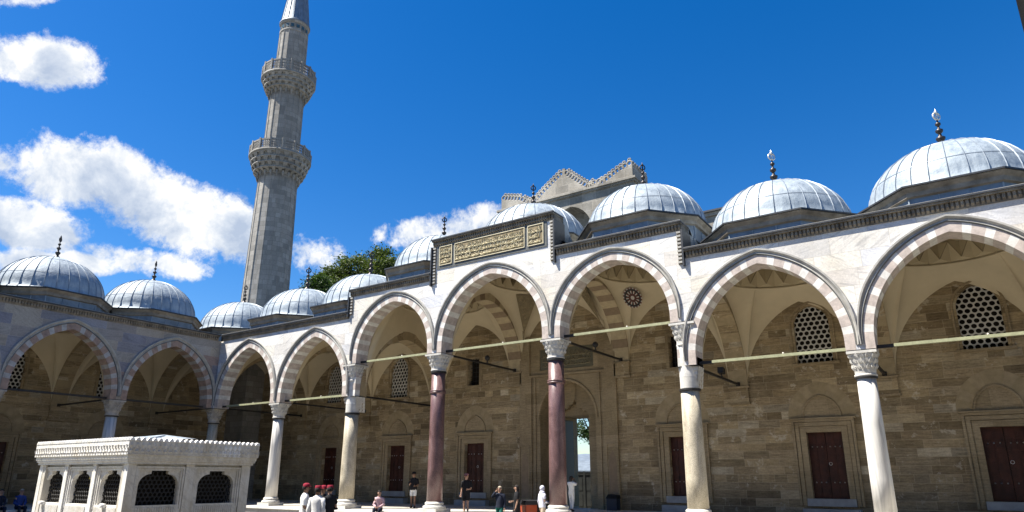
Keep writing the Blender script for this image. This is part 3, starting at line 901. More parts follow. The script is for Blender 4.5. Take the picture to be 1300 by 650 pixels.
# raised parapet strips beside the steps
for (xa, xb, z0, z1) in ((XS[2]-.3, XS[2], ZC[1]-.385, ZC[2]-.385), (XS[3]-.3, XS[3], ZC[2]-.385, ZC[3]-.385), (XS[4], XS[4]+.3, ZC[4]-.385, ZC[3]-.385), (XS[5], XS[5]+.3, ZC[5]-.385, ZC[4]-.385)):
    wall.box(xa, xb, 0, TH, z0, z1, 0)
wall.build('facade_wall', M['facade'], arcade)
mb = MB()
e = .3
cornice(mb, XS[0]+.25, XS[2]-e-.06, ZC[0])
cornice(mb, XS[2]-e+.04, XS[3]-e-.06, ZC[2])
cornice(mb, XS[3]-e+.04, XS[4]+e-.04, ZC[3])
cornice(mb, XS[4]+e+.06, XS[5]+e-.04, ZC[4])
cornice(mb, XS[5]+e+.06, XS[7]+.4, ZC[5])
cornice_upright(mb, XS[2]-e, XS[2]-e+.24, ZC[1]-.2, ZC[2]-.395, -1)
cornice_upright(mb, XS[3]-e, XS[3]-e+.24, ZC[2]-.6, ZC[3]-.395, -1)
cornice_upright(mb, XS[4]+e-.24, XS[4]+e, ZC[4]-.6, ZC[3]-.395, 1)
cornice_upright(mb, XS[5]+e-.24, XS[5]+e, ZC[5]-.6, ZC[4]-.395, 1)
mb.build('cornice', [M['dentil'], M['lead_edge'], M['mould']], arcade)

# roofs behind the parapets: flat sheets with a round opening under each dome
def roof_sheet(mb, x0, x1, y0, y1, z, cx, cy, r=2.64, m=0):
    n = 64; row_i = []; row_o = []
    for k in range(n+1):
        a_ = 2*PI*k/n; ca, sa = math.cos(a_), math.sin(a_)
        t_ = min(((x1-cx) if ca > 0 else (cx-x0))/max(1e-6, abs(ca)), ((y1-cy) if sa > 0 else (cy-y0))/max(1e-6, abs(sa)))
        row_i.append((cx+r*ca, cy+r*sa, z)); row_o.append((cx+t_*ca, cy+t_*sa, z))
    mb.grid([row_i, row_o], m, False, False)
    for px_, py_ in ((x0, y0), (x1, y0), (x1, y1), (x0, y1)):   # close the small corner gaps
        mb.face([(px_-.35 if px_ > cx else px_, py_-.35 if py_ > cy else py_, z-.004), (px_ if px_ > cx else px_+.35, py_-.35 if py_ > cy else py_, z-.004), (px_ if px_ > cx else px_+.35, py_ if py_ > cy else py_+.35, z-.004), (px_-.35 if px_ > cx else px_, py_ if py_ > cy else py_+.35, z-.004)], m)
mb = MB()
ZROOF = [10.02, 10.02, 11.10, 11.72, 11.10, 10.02, 10.02]
for i in range(7):
    xa, xb = XS[i], XS[i+1]
    if i == 2: xa, xb = XS[2]-e+.02, XS[3]-e+.01
    if i == 3: xa, xb = XS[3]-e+.02, XS[4]+e-.02
    if i == 4: xa, xb = XS[4]+e-.01, XS[5]+e-.02
    if i == 1: xb = XS[2]-e+.01
    if i == 5: xa = XS[5]+e-.01
    roof_sheet(mb, xa, xb, TH+.03, D+.8, ZROOF[i], (XS[i]+XS[i+1])/2, 3.92)
roof_sheet(mb, -D-.3, -.2, TH+.03, D+.8, ZROOF[0], -3.85, 3.85)
mb.face([(-.2, TH+.03, ZROOF[0]), (0, TH+.03, ZROOF[0]), (0, D+.8, ZROOF[0]), (-.2, D+.8, ZROOF[0])], 0)
def side_cheek(x, d, prof, seams):
    mb.prism(prof, x, x+d, 'x', 0)
    for y, za, zb in seams: mb.box(x-.02, x+.018, y-.02, y+.02, za, zb, 1)
for xa, xb, zt, zb in ((XS[2]-e+.02, XS[3]-e-.02, ZC[2], ZROOF[2]), (XS[4]+e+.02, XS[5]+e-.02, ZC[2], ZROOF[2])):
    mb.prism([(.83, zb-.02), (.83, zt-.02), (.98, zt-.06), (1.2, zb+.0)], xa, xb, 'x', 0)
for x_, d in ((XS[2]-e+.02, .04), (XS[5]+e-.02, -.04)):
    side_cheek(x_, d, [(.80, ZROOF[0]-.05), (.80, ZC[2]-.03), (1.0, ZC[2]-.08), (2.6, ZC[2]-.62), (D+.8, ZC[2]-.62), (D+.8, ZROOF[0]-.05)], [(1.4, ZROOF[0], ZC[2]-.22), (2.0, ZROOF[0], ZC[2]-.42)] if d < 0 else [])
prof = [(.80, ZROOF[2]-.05), (.80, ZC[3]-.03), (1.02, ZC[3]-.06), (1.25, ZC[3]-.45), (1.45, ZC[3]-.80), (1.8, ZC[3]-1.08), (2.4, ZC[3]-1.3), (3.0, ZC[3]-1.42), (D+.8, ZC[3]-1.42), (D+.8, ZROOF[2]-.05)]
side_cheek(XS[3]-e+.02, .04, prof, [])
side_cheek(XS[4]+e-.02, -.04, prof, [(1.38, ZROOF[2], 12.3), (1.93, ZROOF[2], 11.98), (2.48, ZROOF[2], 11.78)])
mb.prism([(.83, ZROOF[3]-.02), (.83, ZC[3]-.04), (.98, ZC[3]-.08), (1.2, ZC[3]-.5), (1.3, ZROOF[3])], XS[3]-e+.07, XS[4]+e-.07, 'x', 0)
mb.build('roof', [M['lead_side'], M['seam']], arcade)

# domes
DY = 3.92
for i in range(7):
    cx = (XS[i]+XS[i+1])/2+{4: .12, 5: .2, 6: .38}.get(i, 0.)
    if i == 3: dome(arcade, I3, cx, DY, 11.78, 13.02, 2.86, 2.45, 3.0, 3.0, 30, False, 1.0, .06)
    elif i in (2, 4): dome(arcade, I3, cx, DY, 11.16, 12.52, 2.80, 2.46, 2.88, 3.12, 30, False, 1.0, .03*i)
    else: dome(arcade, I3, cx, DY, 10.05, 11.20, 2.80, 2.46, 2.95, 3.14, 30, i > 4, 1.18, .05*i)
dome(arcade, I3, -3.85, 3.85, 10.05, 11.20, 2.80, 2.5, 3.1, 3.1, 30, False, 1.0, .02)

# columns
make_column(arcade, I3, -.35, .4, 'low', 'col_granite', 'cap_dark')
make_column(arcade, I3, XS[1], .4, 'low', 'col_marble', 'cap')
make_column(arcade, I3, XS[2], .4, 'step_left', 'col_granite', 'cap')
make_column(arcade, I3, XS[3], .4, 'porphyry', 'porphyry', 'cap')
make_column(arcade, I3, XS[4], .4, 'porphyry', 'porphyry', 'cap')
make_column(arcade, I3, XS[5], .4, 'step_right', 'col_granite', 'cap')
make_column(arcade, I3, XS[6], .4, 'low', 'col_marble', 'cap')
make_column(arcade, I3, XS[7], .4, 'low', 'col_granite', 'cap')

# tie rods
for i in range(7):
    z = ZS[i]+.10
    mb = MB()
    xa, xb = XS[i]+.95, XS[i+1]-.42
    if i in (0, 2, 3, 4, 5, 6) or True:
        mb.box(XS[i]+.40, xa+.02, .34, .44, z-.06, z+.05, 1)
        mb.box(xa, xb, .30, .40, z-.05, z+.05, 0)
        mb.lathe([(.03, z+.05), (.035, z+.09), (.001, z+.11)], xa+(xb-xa)*.55, .36, 8, 2)
    mb.build('tie_rod', [M['rod'], M['iron'], M['gilt']], arcade)
XZ = [ZL, ZL, ZL, ZH, ZH, ZL, ZL, ZL]
for i in range(0, 8):
    z = XZ[i]
    x = XS[i] if i else -.35
    mb = MB()
    mb.box(x-.045, x+.045, .75, D-.1, z+.03, z+.12, 0)
    mb.box(x-.09, x+.09, D-.16, D-.08, z-.02, z+.17, 0)
    mb.build('cross_rod', M['iron'], arcade)

# cross arches and vaults
SANDY = [M['faint_voussoir'], M['ashlar'], M['ashlar'], M['trim']]
STRIP = [M['sand_voussoir'], M['brown_voussoir'], M['plaster'], M['trim']]
for mt in (SANDY, STRIP): mt.append(M['ashlar'])
for i in range(0, 8):
    x = XS[i] if i else -.35
    za = 10.75 if i in (3, 4) else 9.2
    transverse(arcade, I3, x, .84, .82, D, XZ[i], za, za+1.1, STRIP if i in (3, 4) else SANDY)
for i in range(7):
    x0 = (XS[i]+.42) if i else .07
    x1 = XS[i+1]-.42
    zr = {2: 10.95, 3: 11.45, 4: 10.95}.get(i, 9.75)
    s = [XZ[i], XZ[i+1], XZ[i+1], XZ[i]]
    fr = ZA[i]+.36
    lat = lambda k: (10.75 if k in (3, 4) else 9.2)+.42
    back = {2: 10.4, 3: 11.0, 4: 10.4}.get(i, 9.25)
    ap = [fr, min(lat(i+1), zr-.05), back, min(lat(i), zr-.05)]
    v, low, ring = vault(arcade, I3, x0, x1, TH+.005, D-.005, s, ap, zr, min(2.5, (x1-x0)/2-.04), True, i == 3, 20, ZS[i])
    if i == 4:
        # painted rosette on the back right pendentive
        nn = 96
        def pend(k, f):
            a_, b_ = Vector(low[k]), Vector(ring[k])
            return Vector((a_.x+(b_.x-a_.x)*f**1.25, a_.y+(b_.y-a_.y)*f**1.25, a_.z+(b_.z-a_.z)*f**.8))
        k = 0
        c = pend(72, .80); ux = (pend(74, .80)-pend(70, .80)).normalized(); uz = (pend(72, .86)-pend(72, .74)).normalized()
        nrm = ux.cross(uz)
        if nrm.z > 0: nrm = -nrm
        rb = MB()
        c = c+nrm*.07
        for r0_, r1_, seq in ((0., .10, (2,)), (.10, .22, (1, 0)), (.22, .36, (2, 0, 1)), (.36, .46, (1,)), (.46, .52, (2, 0))):
            for j in range(36):
                a0, a1 = 2*PI*j/36, 2*PI*(j+1)/36
                q = [c+ux*r_*math.cos(a)+uz*r_*math.sin(a) for r_, a in ((r0_, a0), (r1_, a0), (r1_, a1), (r0_, a1))]
                rb.face([tuple(p) for p in (q if r0_ > 0 else q[1:3]+[c])], seq[j % len(seq)])
        rb.build('rosette', [M['rosette_red'], M['rosette_black'], M['rosette_white']], v)
    if i == 3:
        # dark ornamented triangles on the pendentives
        for k in (48, 72):
            tb = MB()
            def pend(kk, f):
                kk %= 96
                a_, b_ = Vector(low[kk]), Vector(ring[kk])
                return Vector((a_.x+(b_.x-a_.x)*f**1.25, a_.y+(b_.y-a_.y)*f**1.25, a_.z+(b_.z-a_.z)*f**.8))
            ctr = Vector(((x0+x1)/2, 4.0, 9.0))
            rr_ = random.Random(k)
            A, B, C = pend(k-7, .90), pend(k+7, .90), pend(k, .42)
            off = (ctr-(A+B+C)/3).normalized()*.06
            A, B, C = A+off, B+off, C+off
            tb.face([tuple(A), tuple(C), tuple(B)], 0)
            d1 = (B-A).normalized(); d2 = (C-(A+B)/2).normalized()
            for q in range(46):
                u, w_ = rr_.random(), rr_.random()
                if u+w_ > .90 or u < .08 or w_ < .06: continue
                p = A+(B-A)*u+(C-A)*w_+off*.3
                r_ = rr_.uniform(.03, .075); a0 = rr_.uniform(0, 6)
                tb.torus(p, d1, d2, r_, .011, 9, 4, 1, a0, a0+rr_.uniform(2.5, 6))
            t2 = pend(k, .40)+off; 
            tb.face([tuple(t2+Vector((0, 0, .10))), tuple(pend(k-2, .33)+off), tuple(pend(k, .27)+off), tuple(pend(k+2, .33)+off)], 0)
            tb.build('painted_triangle', [M['panel_ground'], M['sand_voussoir']], v)

# inscription panels: gilded strokes on a dark ground
def calligraphy(mb, x0, x1, z0, z1, y, seed, dens=1., m=0):
    rr_ = random.Random(seed)
    h = z1-z0
    def stroke(pts, w_):
        P_ = [Vector((p[0], p[1])) for p in pts]
        rows = [[], [], []]
        for i, p in enumerate(P_):
            d = (P_[min(i+1, len(P_)-1)]-P_[max(0, i-1)])
            d = d.normalized() if d.length else Vector((1, 0))
            nn = Vector((-d.y, d.x))
            f = i/max(1, len(P_)-1)
            ww = w_*(.45+.55*math.sin(PI*min(1, .15+f*.9)))
            for q, (o, dy) in enumerate(((-1, 0.), (0, -.035), (1, 0.))):
                pp = p+nn*ww*o
                pp.x = max(x0, min(x1, pp.x)); pp.y = max(z0, min(z1, pp.y))
                rows[q].append((pp.x, y+dy, pp.y))
        mb.grid(rows, m, False, False)
    x = x0+.05
    while x < x1-.04:
        # tall uprights
        if rr_.random() < .8:
            lean = rr_.uniform(-.05, .02)
            zt = z1-rr_.uniform(.02, .16)*h; zb = z0+rr_.uniform(.25, .5)*h
            stroke([(x+lean*(1-t), zb+(zt-zb)*t) for t in (0, .25, .5, .75, 1)], .026)
            stroke([(x+lean*0+.0, zt), (x-.04, zt-.03), (x-.05, zt-.07)], .018)
        # bowls, on two or three lines
        for zc in (.18, .45, .72):
            if rr_.random() < .75*dens:
                r_ = rr_.uniform(.10, .2); c0 = rr_.uniform(-.06, .06)
                a0 = rr_.uniform(PI*.9, PI*1.2); a1 = a0+rr_.uniform(PI*.7, PI*1.25)
                stroke([(x+c0+r_*math.cos(a0+(a1-a0)*t/7), z0+h*zc+.5*r_*math.sin(a0+(a1-a0)*t/7)) for t in range(8)], .024)
            if rr_.random() < .5*dens:
                px, pz = x+rr_.uniform(-.08, .08), z0+h*(zc+rr_.uniform(-.12, .16))
                s_ = .024
                mb.face([(px-s_, y-.03, pz), (px, y-.03, pz-s_), (px+s_, y-.03, pz), (px, y-.03, pz+s_)], m)
            if rr_.random() < .35*dens:
                px, pz = x+rr_.uniform(-.05, .05), z0+h*(zc+rr_.uniform(-.05, .1))
                mb.torus((px, y-.01, pz), (1, 0, 0), (0, 0, 1), .035, .014, 9, 4, m)
        x += rr_.uniform(.085, .15)

pz0, pz1 = 11.70, 12.70
xp = [(18.02, 18.82), (18.99, 23.12), (23.29, 24.14)]
fr = MB()
fr.box(17.86, 24.30, -.035, -.004, pz0-.16, pz1+.14, 0)
fr.box(17.80, 24.36, -.075, -.036, pz1+.14, pz1+.20, 1)
for (a, b) in xp:
    pass
frame = fr.build('inscription_panel', [M['panel_frame'], M['mould']], arcade)
for k, (a, b) in enumerate(xp):
    g = MB()
    g.box(a, b, -.05, -.0355, pz0, pz1, 0)
    calligraphy(g, a+.05, b-.05, pz0+.05, pz1-.05, -.052, 5+k, 1.25, 1)
    for (u0_, u1_, w0_, w1_) in ((a, b, pz0, pz0+.03), (a, b, pz1-.03, pz1), (a, a+.03, pz0+.031, pz1-.031), (b-.03, b, pz0+.031, pz1-.031)):
        g.box(u0_, u1_, -.075, -.0502, w0_, w1_, 1)
    g.build('lettering', [M['panel_ground'], M['gold']], frame)

# ================================================================== REAR WALL of the main arcade
court_wall = thing('courtyard_wall', 'brown ashlar wall with studded doors and an open portal behind the sunlit arcade', 'wall')
doors = [(2.75, 1.40), (8.88, 1.42), (14.97, 1.40), (27.40, 1.40), (33.63, 1.40), (39.88, 1.42)]
hexw = [2.75, 8.80, 33.66, 39.86]
smallw = [(14.40, 15.24), (27.0, 27.84)]
holes = []
for xc, w_ in doors: holes.append((xc-w_/2, xc+w_/2, .70, 3.42, .3))
for xc in hexw: holes.append((xc-.76, xc+.76, 6.42, 9.05, .45))
for a, b in smallw: holes.append((a, b, 6.77, 8.38, .45))
PX = 21.13
holes.append((PX-1.72, PX+1.72, 0., 6.6, .02))
mb = MB()
rect_wall(mb, -7.2, XS[7]+.5, 0, 12.2, D, holes)
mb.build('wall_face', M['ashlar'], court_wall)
for xc, w_ in doors: door_unit(court_wall, I3, xc-w_/2, xc+w_/2, .70, 3.42, D)
for xc in hexw: hex_window(court_wall, I3, xc, 6.42, 8.98, 1.46, D)
for a, b in smallw: small_window(court_wall, I3, a, b, 6.77, 8.38, D)
# portal: framed projecting slab, arched niche, inner doorway
portal = subempty('portal', court_wall)
mb = MB()
yp = D-.14
for xa, xb in ((PX-2.95, PX-2.3), (PX+2.3, PX+2.95)):
    mb.box(xa, xb, yp, D-.002, 0, 9.2, 0)
rect_wall(mb, PX-2.299, PX+2.299, 0, 9.2, D-.05, [(PX-1.70, PX+1.70, 0, 6.58, .05), (PX-1.66, PX+1.66, 7.22, 8.40, .04)], 0)
arch_plate(mb, PX, 4.55, 1.69, 1.98,   .05, PX-1.70, PX+1.70, 6.58, 0., D-.05, D+.8, 0, 14)
mb.build('surround', M['trim'], portal)
mb = MB()
for o, w_, d in ((2.30, .12, .10), (2.02, .10, .07)):
    for s_ in (-1, 1):
        a, b = sorted((PX+s_*o, PX+s_*(o-w_)))
        mb.box(a, b, D-.05-d, D-.052, 0, 6.86, 0)
    mb.box(PX-o, PX+o, D-.05-d, D-.052, 6.862, 6.862+w_, 0)
rows = []
for o, d in ((0, -.055), (.03, -.12), (.13, -.12), (.17, -.055)):
    rows.append([(PX+p[0], D+d, 4.55+p[1]) for p in arch(1.69, 1.98, .05, o, 14)])
mb.grid(rows, 0, False, False)
for s_ in (-1, 1):   # side niches with pointed heads
    xc = PX+s_*2.62
    po = arch(.22, .75, .05, 0, 8)
    mb.box(xc-.34, xc-.27, yp-.05, yp-.002, .35, 3.2, 0); mb.box(xc+.27, xc+.34, yp-.05, yp-.002, .35, 3.2, 0); mb.box(xc-.269, xc+.269, yp-.05, yp-.002, 3.13, 3.2, 0)
    mb.face([(xc-.22, yp-.004, .5)]+[(xc+p[0], yp-.004, 2.1+p[1]) for p in po]+[(xc+.22, yp-.004, .5)], 1)
mb.build('moulding', [M['trim'], M['brown_voussoir']], portal)
g = MB()
g.box(PX-1.64, PX+1.64, D-.03, D-.012, 7.24, 8.38, 0)
calligraphy(g, PX-1.5, PX+1.5, 7.32, 8.30, D-.034, 31, 1.3, 1)
g.build('lettering', [simple('dark_green_panel', (.12,.11,.07), .7), simple('dull_lettering', (.24,.20,.12), .7)], portal)
mb = MB()
yb = D+.8
# back of the niche with a scalloped doorway
ol, orr = 20.05, 21.98
lam = [(ol, 4.75), (ol+.14, 4.98), (ol+.30, 4.94), (ol+.42, 5.14), (ol+.62, 5.12), (ol+.76, 5.32), (PX-.12, 5.38), (PX, 5.60), (PX+.12, 5.38), (orr-.76, 5.32), (orr-.62, 5.12), (orr-.42, 5.14), (orr-.30, 4.94), (orr-.14, 4.98), (orr, 4.75)]
for p, q in zip(lam[:-1], lam[1:]):
    mb.face([(p[0], yb, p[1]), (q[0], yb, q[1]), (q[0], yb, 6.9), (p[0], yb, 6.9)], 0)
    mb.face([(p[0], yb, p[1]), (p[0], yb+.3, p[1]), (q[0], yb+.3, q[1]), (q[0], yb, q[1])], 0)
mb.face([(PX-1.72, yb, 0), (ol, yb, 0), (ol, yb, 6.9), (PX-1.72, yb, 6.9)], 0)
mb.face([(orr, yb, 0), (PX+1.72, yb, 0), (PX+1.72, yb, 6.9), (orr, yb, 6.9)], 0)
mb.build('niche', M['trim'], portal)
mb = MB()
y2 = 10.25
mb.face([(ol, yb, 0), (ol, y2, 0), (ol, y2, 5.6), (ol, yb, 5.6)], 0); mb.face([(orr, yb, 0), (orr, yb, 5.6), (orr, y2, 5.6), (orr, y2, 0)], 0)
mb.face([(ol, yb+.3, 4.78), (orr, yb+.3, 4.78), (orr, y2, 4.78), (ol, y2, 4.78)], 0)
mb.face([(ol, yb+.3, 4.78), (orr, yb+.3, 4.78), (orr, yb+.3, 5.7), (ol, yb+.3, 5.7)], 0)
mb.build('passage', M['trim'], portal)
for s_, xa in ((-1, ol+.03), (1, orr-.03)):
    mb = MB()
    mb.box(min(xa, xa+.07*-s_), max(xa, xa+.07*-s_), yb+.55, yb+1.6, .05, 4.6, 0)
    for k in range(3):
        xx = xa+.072*-s_
        mb.box(min(xx, xx-.02*s_), max(xx, xx-.02*s_), yb+.65, yb+1.5, .25+1.45*k, 1.5+1.45*k, 0)
    mb.build('leaf', M['green_door'], portal)

# ================================================================== LEFT ARCADE (faces right, plane x = 0)
TL = lambda s, t, z: (-t, s, z)
left = thing('shaded_arcade', 'arcade of weathered grey marble toned darker for its shadow on the left behind the fountain', 'arcade')
WL = 5.727
XL = [-3*WL, -2*WL, -WL, 0.]
lw = build_facade(left, TL, XL, [ZL]*3, [9.05]*3, [10.19]*3, 'facade_shade', ringm=('grey_voussoir', 'warm_red_voussoir'))
lw.build('facade_wall', M['facade_shade'], left)
mb = MB(TL); cornice(mb, XL[0]-.3, XL[3]-.22, 10.19)
mb.box(-.6, -.0, -.0, .0001, 9.8, 9.81, 0)
mb.build('cornice', [M['dentil'], M['lead_edge'], M['mould']], left)
mb = MB(TL)
for k in range(3): roof_sheet(mb, XL[k], XL[k+1]-(.02 if k == 2 else 0), TH+.03, D+.8, 10.02, (XL[k]+XL[k+1])/2, 3.9, 2.55)
mb.build('roof', M['lead_side'], left)
for k in range(3):
    dome(left, TL, (XL[k]+XL[k+1])/2, 3.9, 10.05, 11.20, 2.74, 2.52, 2.80, 3.1, 30, False, 1.0, .04*k)
for k in range(3):
    make_column(left, TL, XL[k], .4, 'low', 'col_marble', 'cap_dark')
for k in range(3):
    z = ZL+.06
    mb = MB(TL); mb.box(XL[k]+.40, XL[k+1]-.40, .32, .42, z-.05, z+.05, 0); mb.build('tie_rod', M['iron'], left)
for k in range(4):
    x = XL[k] if k < 3 else -.35+.7
    mb = MB(TL); mb.box(x-.045, x+.045, .75, D-.1, ZL+.03, ZL+.12, 0); mb.box(x-.09, x+.09, D-.16, D-.08, ZL-.02, ZL+.17, 0)
    mb.build('cross_rod', M['iron'], left)
    transverse(left, TL, x, .84, .82, D, ZL, 9.2, 10.1, SANDY)
for k in range(3):
    x1 = XL[k+1]-.42 if k < 2 else -.07
    vault(left, TL, XL[k]+.42, x1, TH+.005, D-.005, [ZL]*4, [9.40, 9.62, 9.4, 9.62], 9.75, 2.40, True, False, 20)
# corner bay
vault(left, I3, -D+.005, -.8, TH+.005, D-.005, [ZL]*4, [9.6, 9.6, 9.4, 9.4], 9.75, 2.5, True, False, 20)

left_wall = thing('rear_wall', 'dark brown ashlar wall deep in the shadow behind the left arcade', 'wall')
ldoor = [-14.3, -8.6, -2.9]
holes = []
for s in ldoor: holes.append((s-.7, s+.7, .70, 3.42, .3)); holes.append((s-.76, s+.76, 6.42, 9.05, .45))
mb = MB(TL); rect_wall(mb, XL[0]-.3, D, 0, 12.2, D, holes); 
mb.build('wall_face', M['ashlar'], left_wall)
for s in ldoor:
    door_unit(left_wall, TL, s-.7, s+.7, .70, 3.42, D); hex_window(left_wall, TL, s, 6.42, 8.98, 1.46, D)

# ================================================================== the other two sides of the court: unseen, added to cut sky fill
XE = XS[7]+.02
TR_ = lambda s, t, z: (XE+t, -s, z)
right_arc = thing('side_arcade', 'unseen sunlit marble side arcade closing the court beyond the right border', 'arcade')
XR = [k*WL+.9 for k in range(6)]
build_facade(right_arc, TR_, XR, [ZL]*5, [9.05]*5, [10.19]*5, 'facade').build('facade_wall', M['facade'], right_arc)
mb = MB(TR_); cornice(mb, XR[0]-.2, XR[5]+.3, 10.19); mb.build('cornice', [M['dentil'], M['lead_edge'], M['mould']], right_arc)
for k in range(1, 6): make_column(right_arc, TR_, XR[k], .4, 'low', 'col_marble', 'cap')
mb = MB(TR_); mb.box(-.5, XR[5]+.5, TH+.03, D+.8, 9.94, 10.1, 0); mb.build('roof', M['lead_side'], right_arc)
mb = MB(TR_); mb.box(.0, XR[5]+.5, D, D+.6, -.4, 9.93, 0); mb.build('rear_wall', M['ashlar'], right_arc)
YB = -(XR[5]+1.2)
TB = lambda s, t, z: (-s, YB-t, z)
porch = thing('prayer_hall', 'unseen tall prayer hall with a marble porch closing the court behind the viewer', 'building')
XP = [-XE+.9+k*6.72 for k in range(7)]
build_facade(porch, TB, XP, [ZH]*6, [11.0]*6, [12.6]*6, 'facade').build('facade_wall', M['facade'], porch)
mb = MB(TB); cornice(mb, XP[0]-.2, XP[6]+.3, 12.6); mb.build('cornice', [M['dentil'], M['lead_edge'], M['mould']], porch)
for k in range(0, 7): make_column(porch, TB, XP[k], .4, 'porphyry', 'col_marble', 'cap')
mb = MB(TB); mb.box(XP[0]-6, XP[6]+6, TH+.03, D+.8, 12.3, 12.5, 0); mb.build('roof', M['lead_side'], porch)
mb = MB(TB); mb.box(XP[0]-8, XP[6]+8, D, D+14, -.4, 12.29, 0); mb.box(XP[0]+2, XP[6]-2, D+1.5, D+14, 12.5, 21., 0); mb.build('rear_wall', M['ashlar'], porch)

# ================================================================== GATEHOUSE behind the middle bay
gate = thing('gatehouse', 'pale stone gatehouse with lace-like cresting on a gabled parapet behind the middle domes', 'gatehouse')
GX0, GX1, GY0, GY1 = 16.15, 25.25, 8.02, 11.0
mb = MB()
mb.box(GX0, ol-.01, GY0, y2, -.5, 13.99, 0); mb.box(orr+.01, GX1, GY0, y2, -.5, 13.99, 0)
mb.box(ol-.009, orr+.009, GY0, y2, 5.72, 13.99, 0)
na, nb, nx, nz = 19.55, 22.75, 21.15, 15.2
mb.box(GX0, na, GY0, y2, 13.991, 17.62, 0); mb.box(nb, GX1, GY0, y2, 13.991, 17.62, 0); mb.box(na+.001, nb-.001, GY0+1.1, y2, 13.991, 17.62, 0)
arch_plate(mb, nx, nz, 1.4, 1.8, .1, na, nb, 17.62, 13.991, GY0, GY0+1.1, 0, 12)
mb.build('wall', M['gate'], gate)
mb = MB()
mb.box(GX0-.12, GX1+.12, GY0-.14, y2+.1, 17.62, 17.72, 0); mb.box(GX0-.20, GX1+.20, GY0-.24, y2+.18, 17.722, 17.85, 0)
mb.build('string_course', M['gate'], gate)
sil = [(GX0, 17.85), (GX0, 18.62), (GX0+1.4, 18.25), (GX0+1.95, 17.86), (18.75, 17.86), (19.3, 18.3), (20.1, 18.85), (20.70, 19.25), (21.2, 18.8), (21.9, 18.2), (22.35, 17.86), (22.6, 17.88), (22.9, 18.1), (23.2, 17.9), (23.5, 18.0), (24.2, 18.35), (24.9, 18.62), (25.2, 18.68), (25.2, 17.85)]
mb = MB()
mb.prism(sil, GY0+.02, GY0+.38, 'y', 0)
mb.box(24.88, 25.2, GY0+.381, y2, 17.852, 18.6, 0)
par = mb.build('parapet', M['gate'], gate)
cb = MB()
def crest(p, n_, tx):
    """one lace ornament: a ring with a smaller ring on top, standing on the outline"""
    p = Vector(p); n_ = Vector(n_)
    cb.torus(p+n_*.15, n_, tx, .16, .065, 10, 5); cb.torus(p+n_*.38+Vector(tx)*.04, n_, tx, .085, .05, 8, 5)
    cb.torus(p-n_*.04+Vector(tx)*.12, n_, tx, .08, .04, 8, 5)
pl = [Vector((x, z)) for x, z in sil[1:-1]]
acc = 0
for a, b in zip(pl[:-1], pl[1:]):
    L = (b-a).length; d = (b-a)/L; nn = Vector((-d.y, d.x))
    if nn.y < 0: nn = -nn
    k = max(1, round(L/.23))
    for i in range(k):
        q = a.lerp(b, (i+.5)/k)
        crest((q.x, GY0+.10, q.y), (nn.x, 0, nn.y), (d.x, 0, d.y))
for i in range(7):
    crest((25.05, GY0+.5+i*.3, 18.62), (0, 0, 1), (0, 1, 0))
cb.box(20.62, 20.80, GY0+.05, GY0+.28, 19.25, 19.62, 0)
cb.build('cresting', M['gate'], par)

# lower lead roof beyond, right of the gatehouse
wing = thing('gatehouse_wing', 'low flat roofed block showing a dark roof edge between the domes right of the gatehouse', 'building')
mb = MB(); mb.box(26.6, 31.6, 8.06, 12., -.5, 14.55, 0); mb.build('wall', M['gate'], wing)
mb = MB(); mb.box(26.2, 31.75, 7.95, 12.1, 14.55, 14.75, 0); mb.box(26.1, 31.85, 7.85, 12.2, 14.752, 14.85, 1); mb.build('roof', [M['drum'], M['lead_edge']], wing)

# ================================================================== MINARET
MX, MY = -7.75, 8.3
minaret = thing('minaret', 'tall grey stone minaret with two carved balconies and a lead cone', 'minaret', None, (MX, MY, -.5))
def fl(prof, n=16, flute=.0):
    m_ = MB()
    m_.lathe(prof, 0, 0, n, 0, False, ph=PI/16)
    return m_
O = .5
m_ = MB(); m_.box(-2.6, 2.6, -2.6, 2.6, 0, 12.5, 0); m_.lathe([(3.1, 12.5), (1.95, 14.6)], 0, 0, 16, 0, False, ph=PI/16); m_.build('pedestal', M['tower'], minaret)
def shaft(z0, z1, r0_, r1_):
    m_ = MB()
    m_.lathe([(r0_, z0), (r1_, z1)], 0, 0, 16, 0, False, ph=PI/16)
    for j in range(16):   # thin rolls on the edges
        a_ = PI/16+2*PI*j/16
        m_.tube([(r0_*math.cos(a_), r0_*math.sin(a_), z0), (r1_*math.cos(a_), r1_*math.sin(a_), z1)], .045, 6, 0, False)
    return m_.build('shaft', M['tower'], minaret)
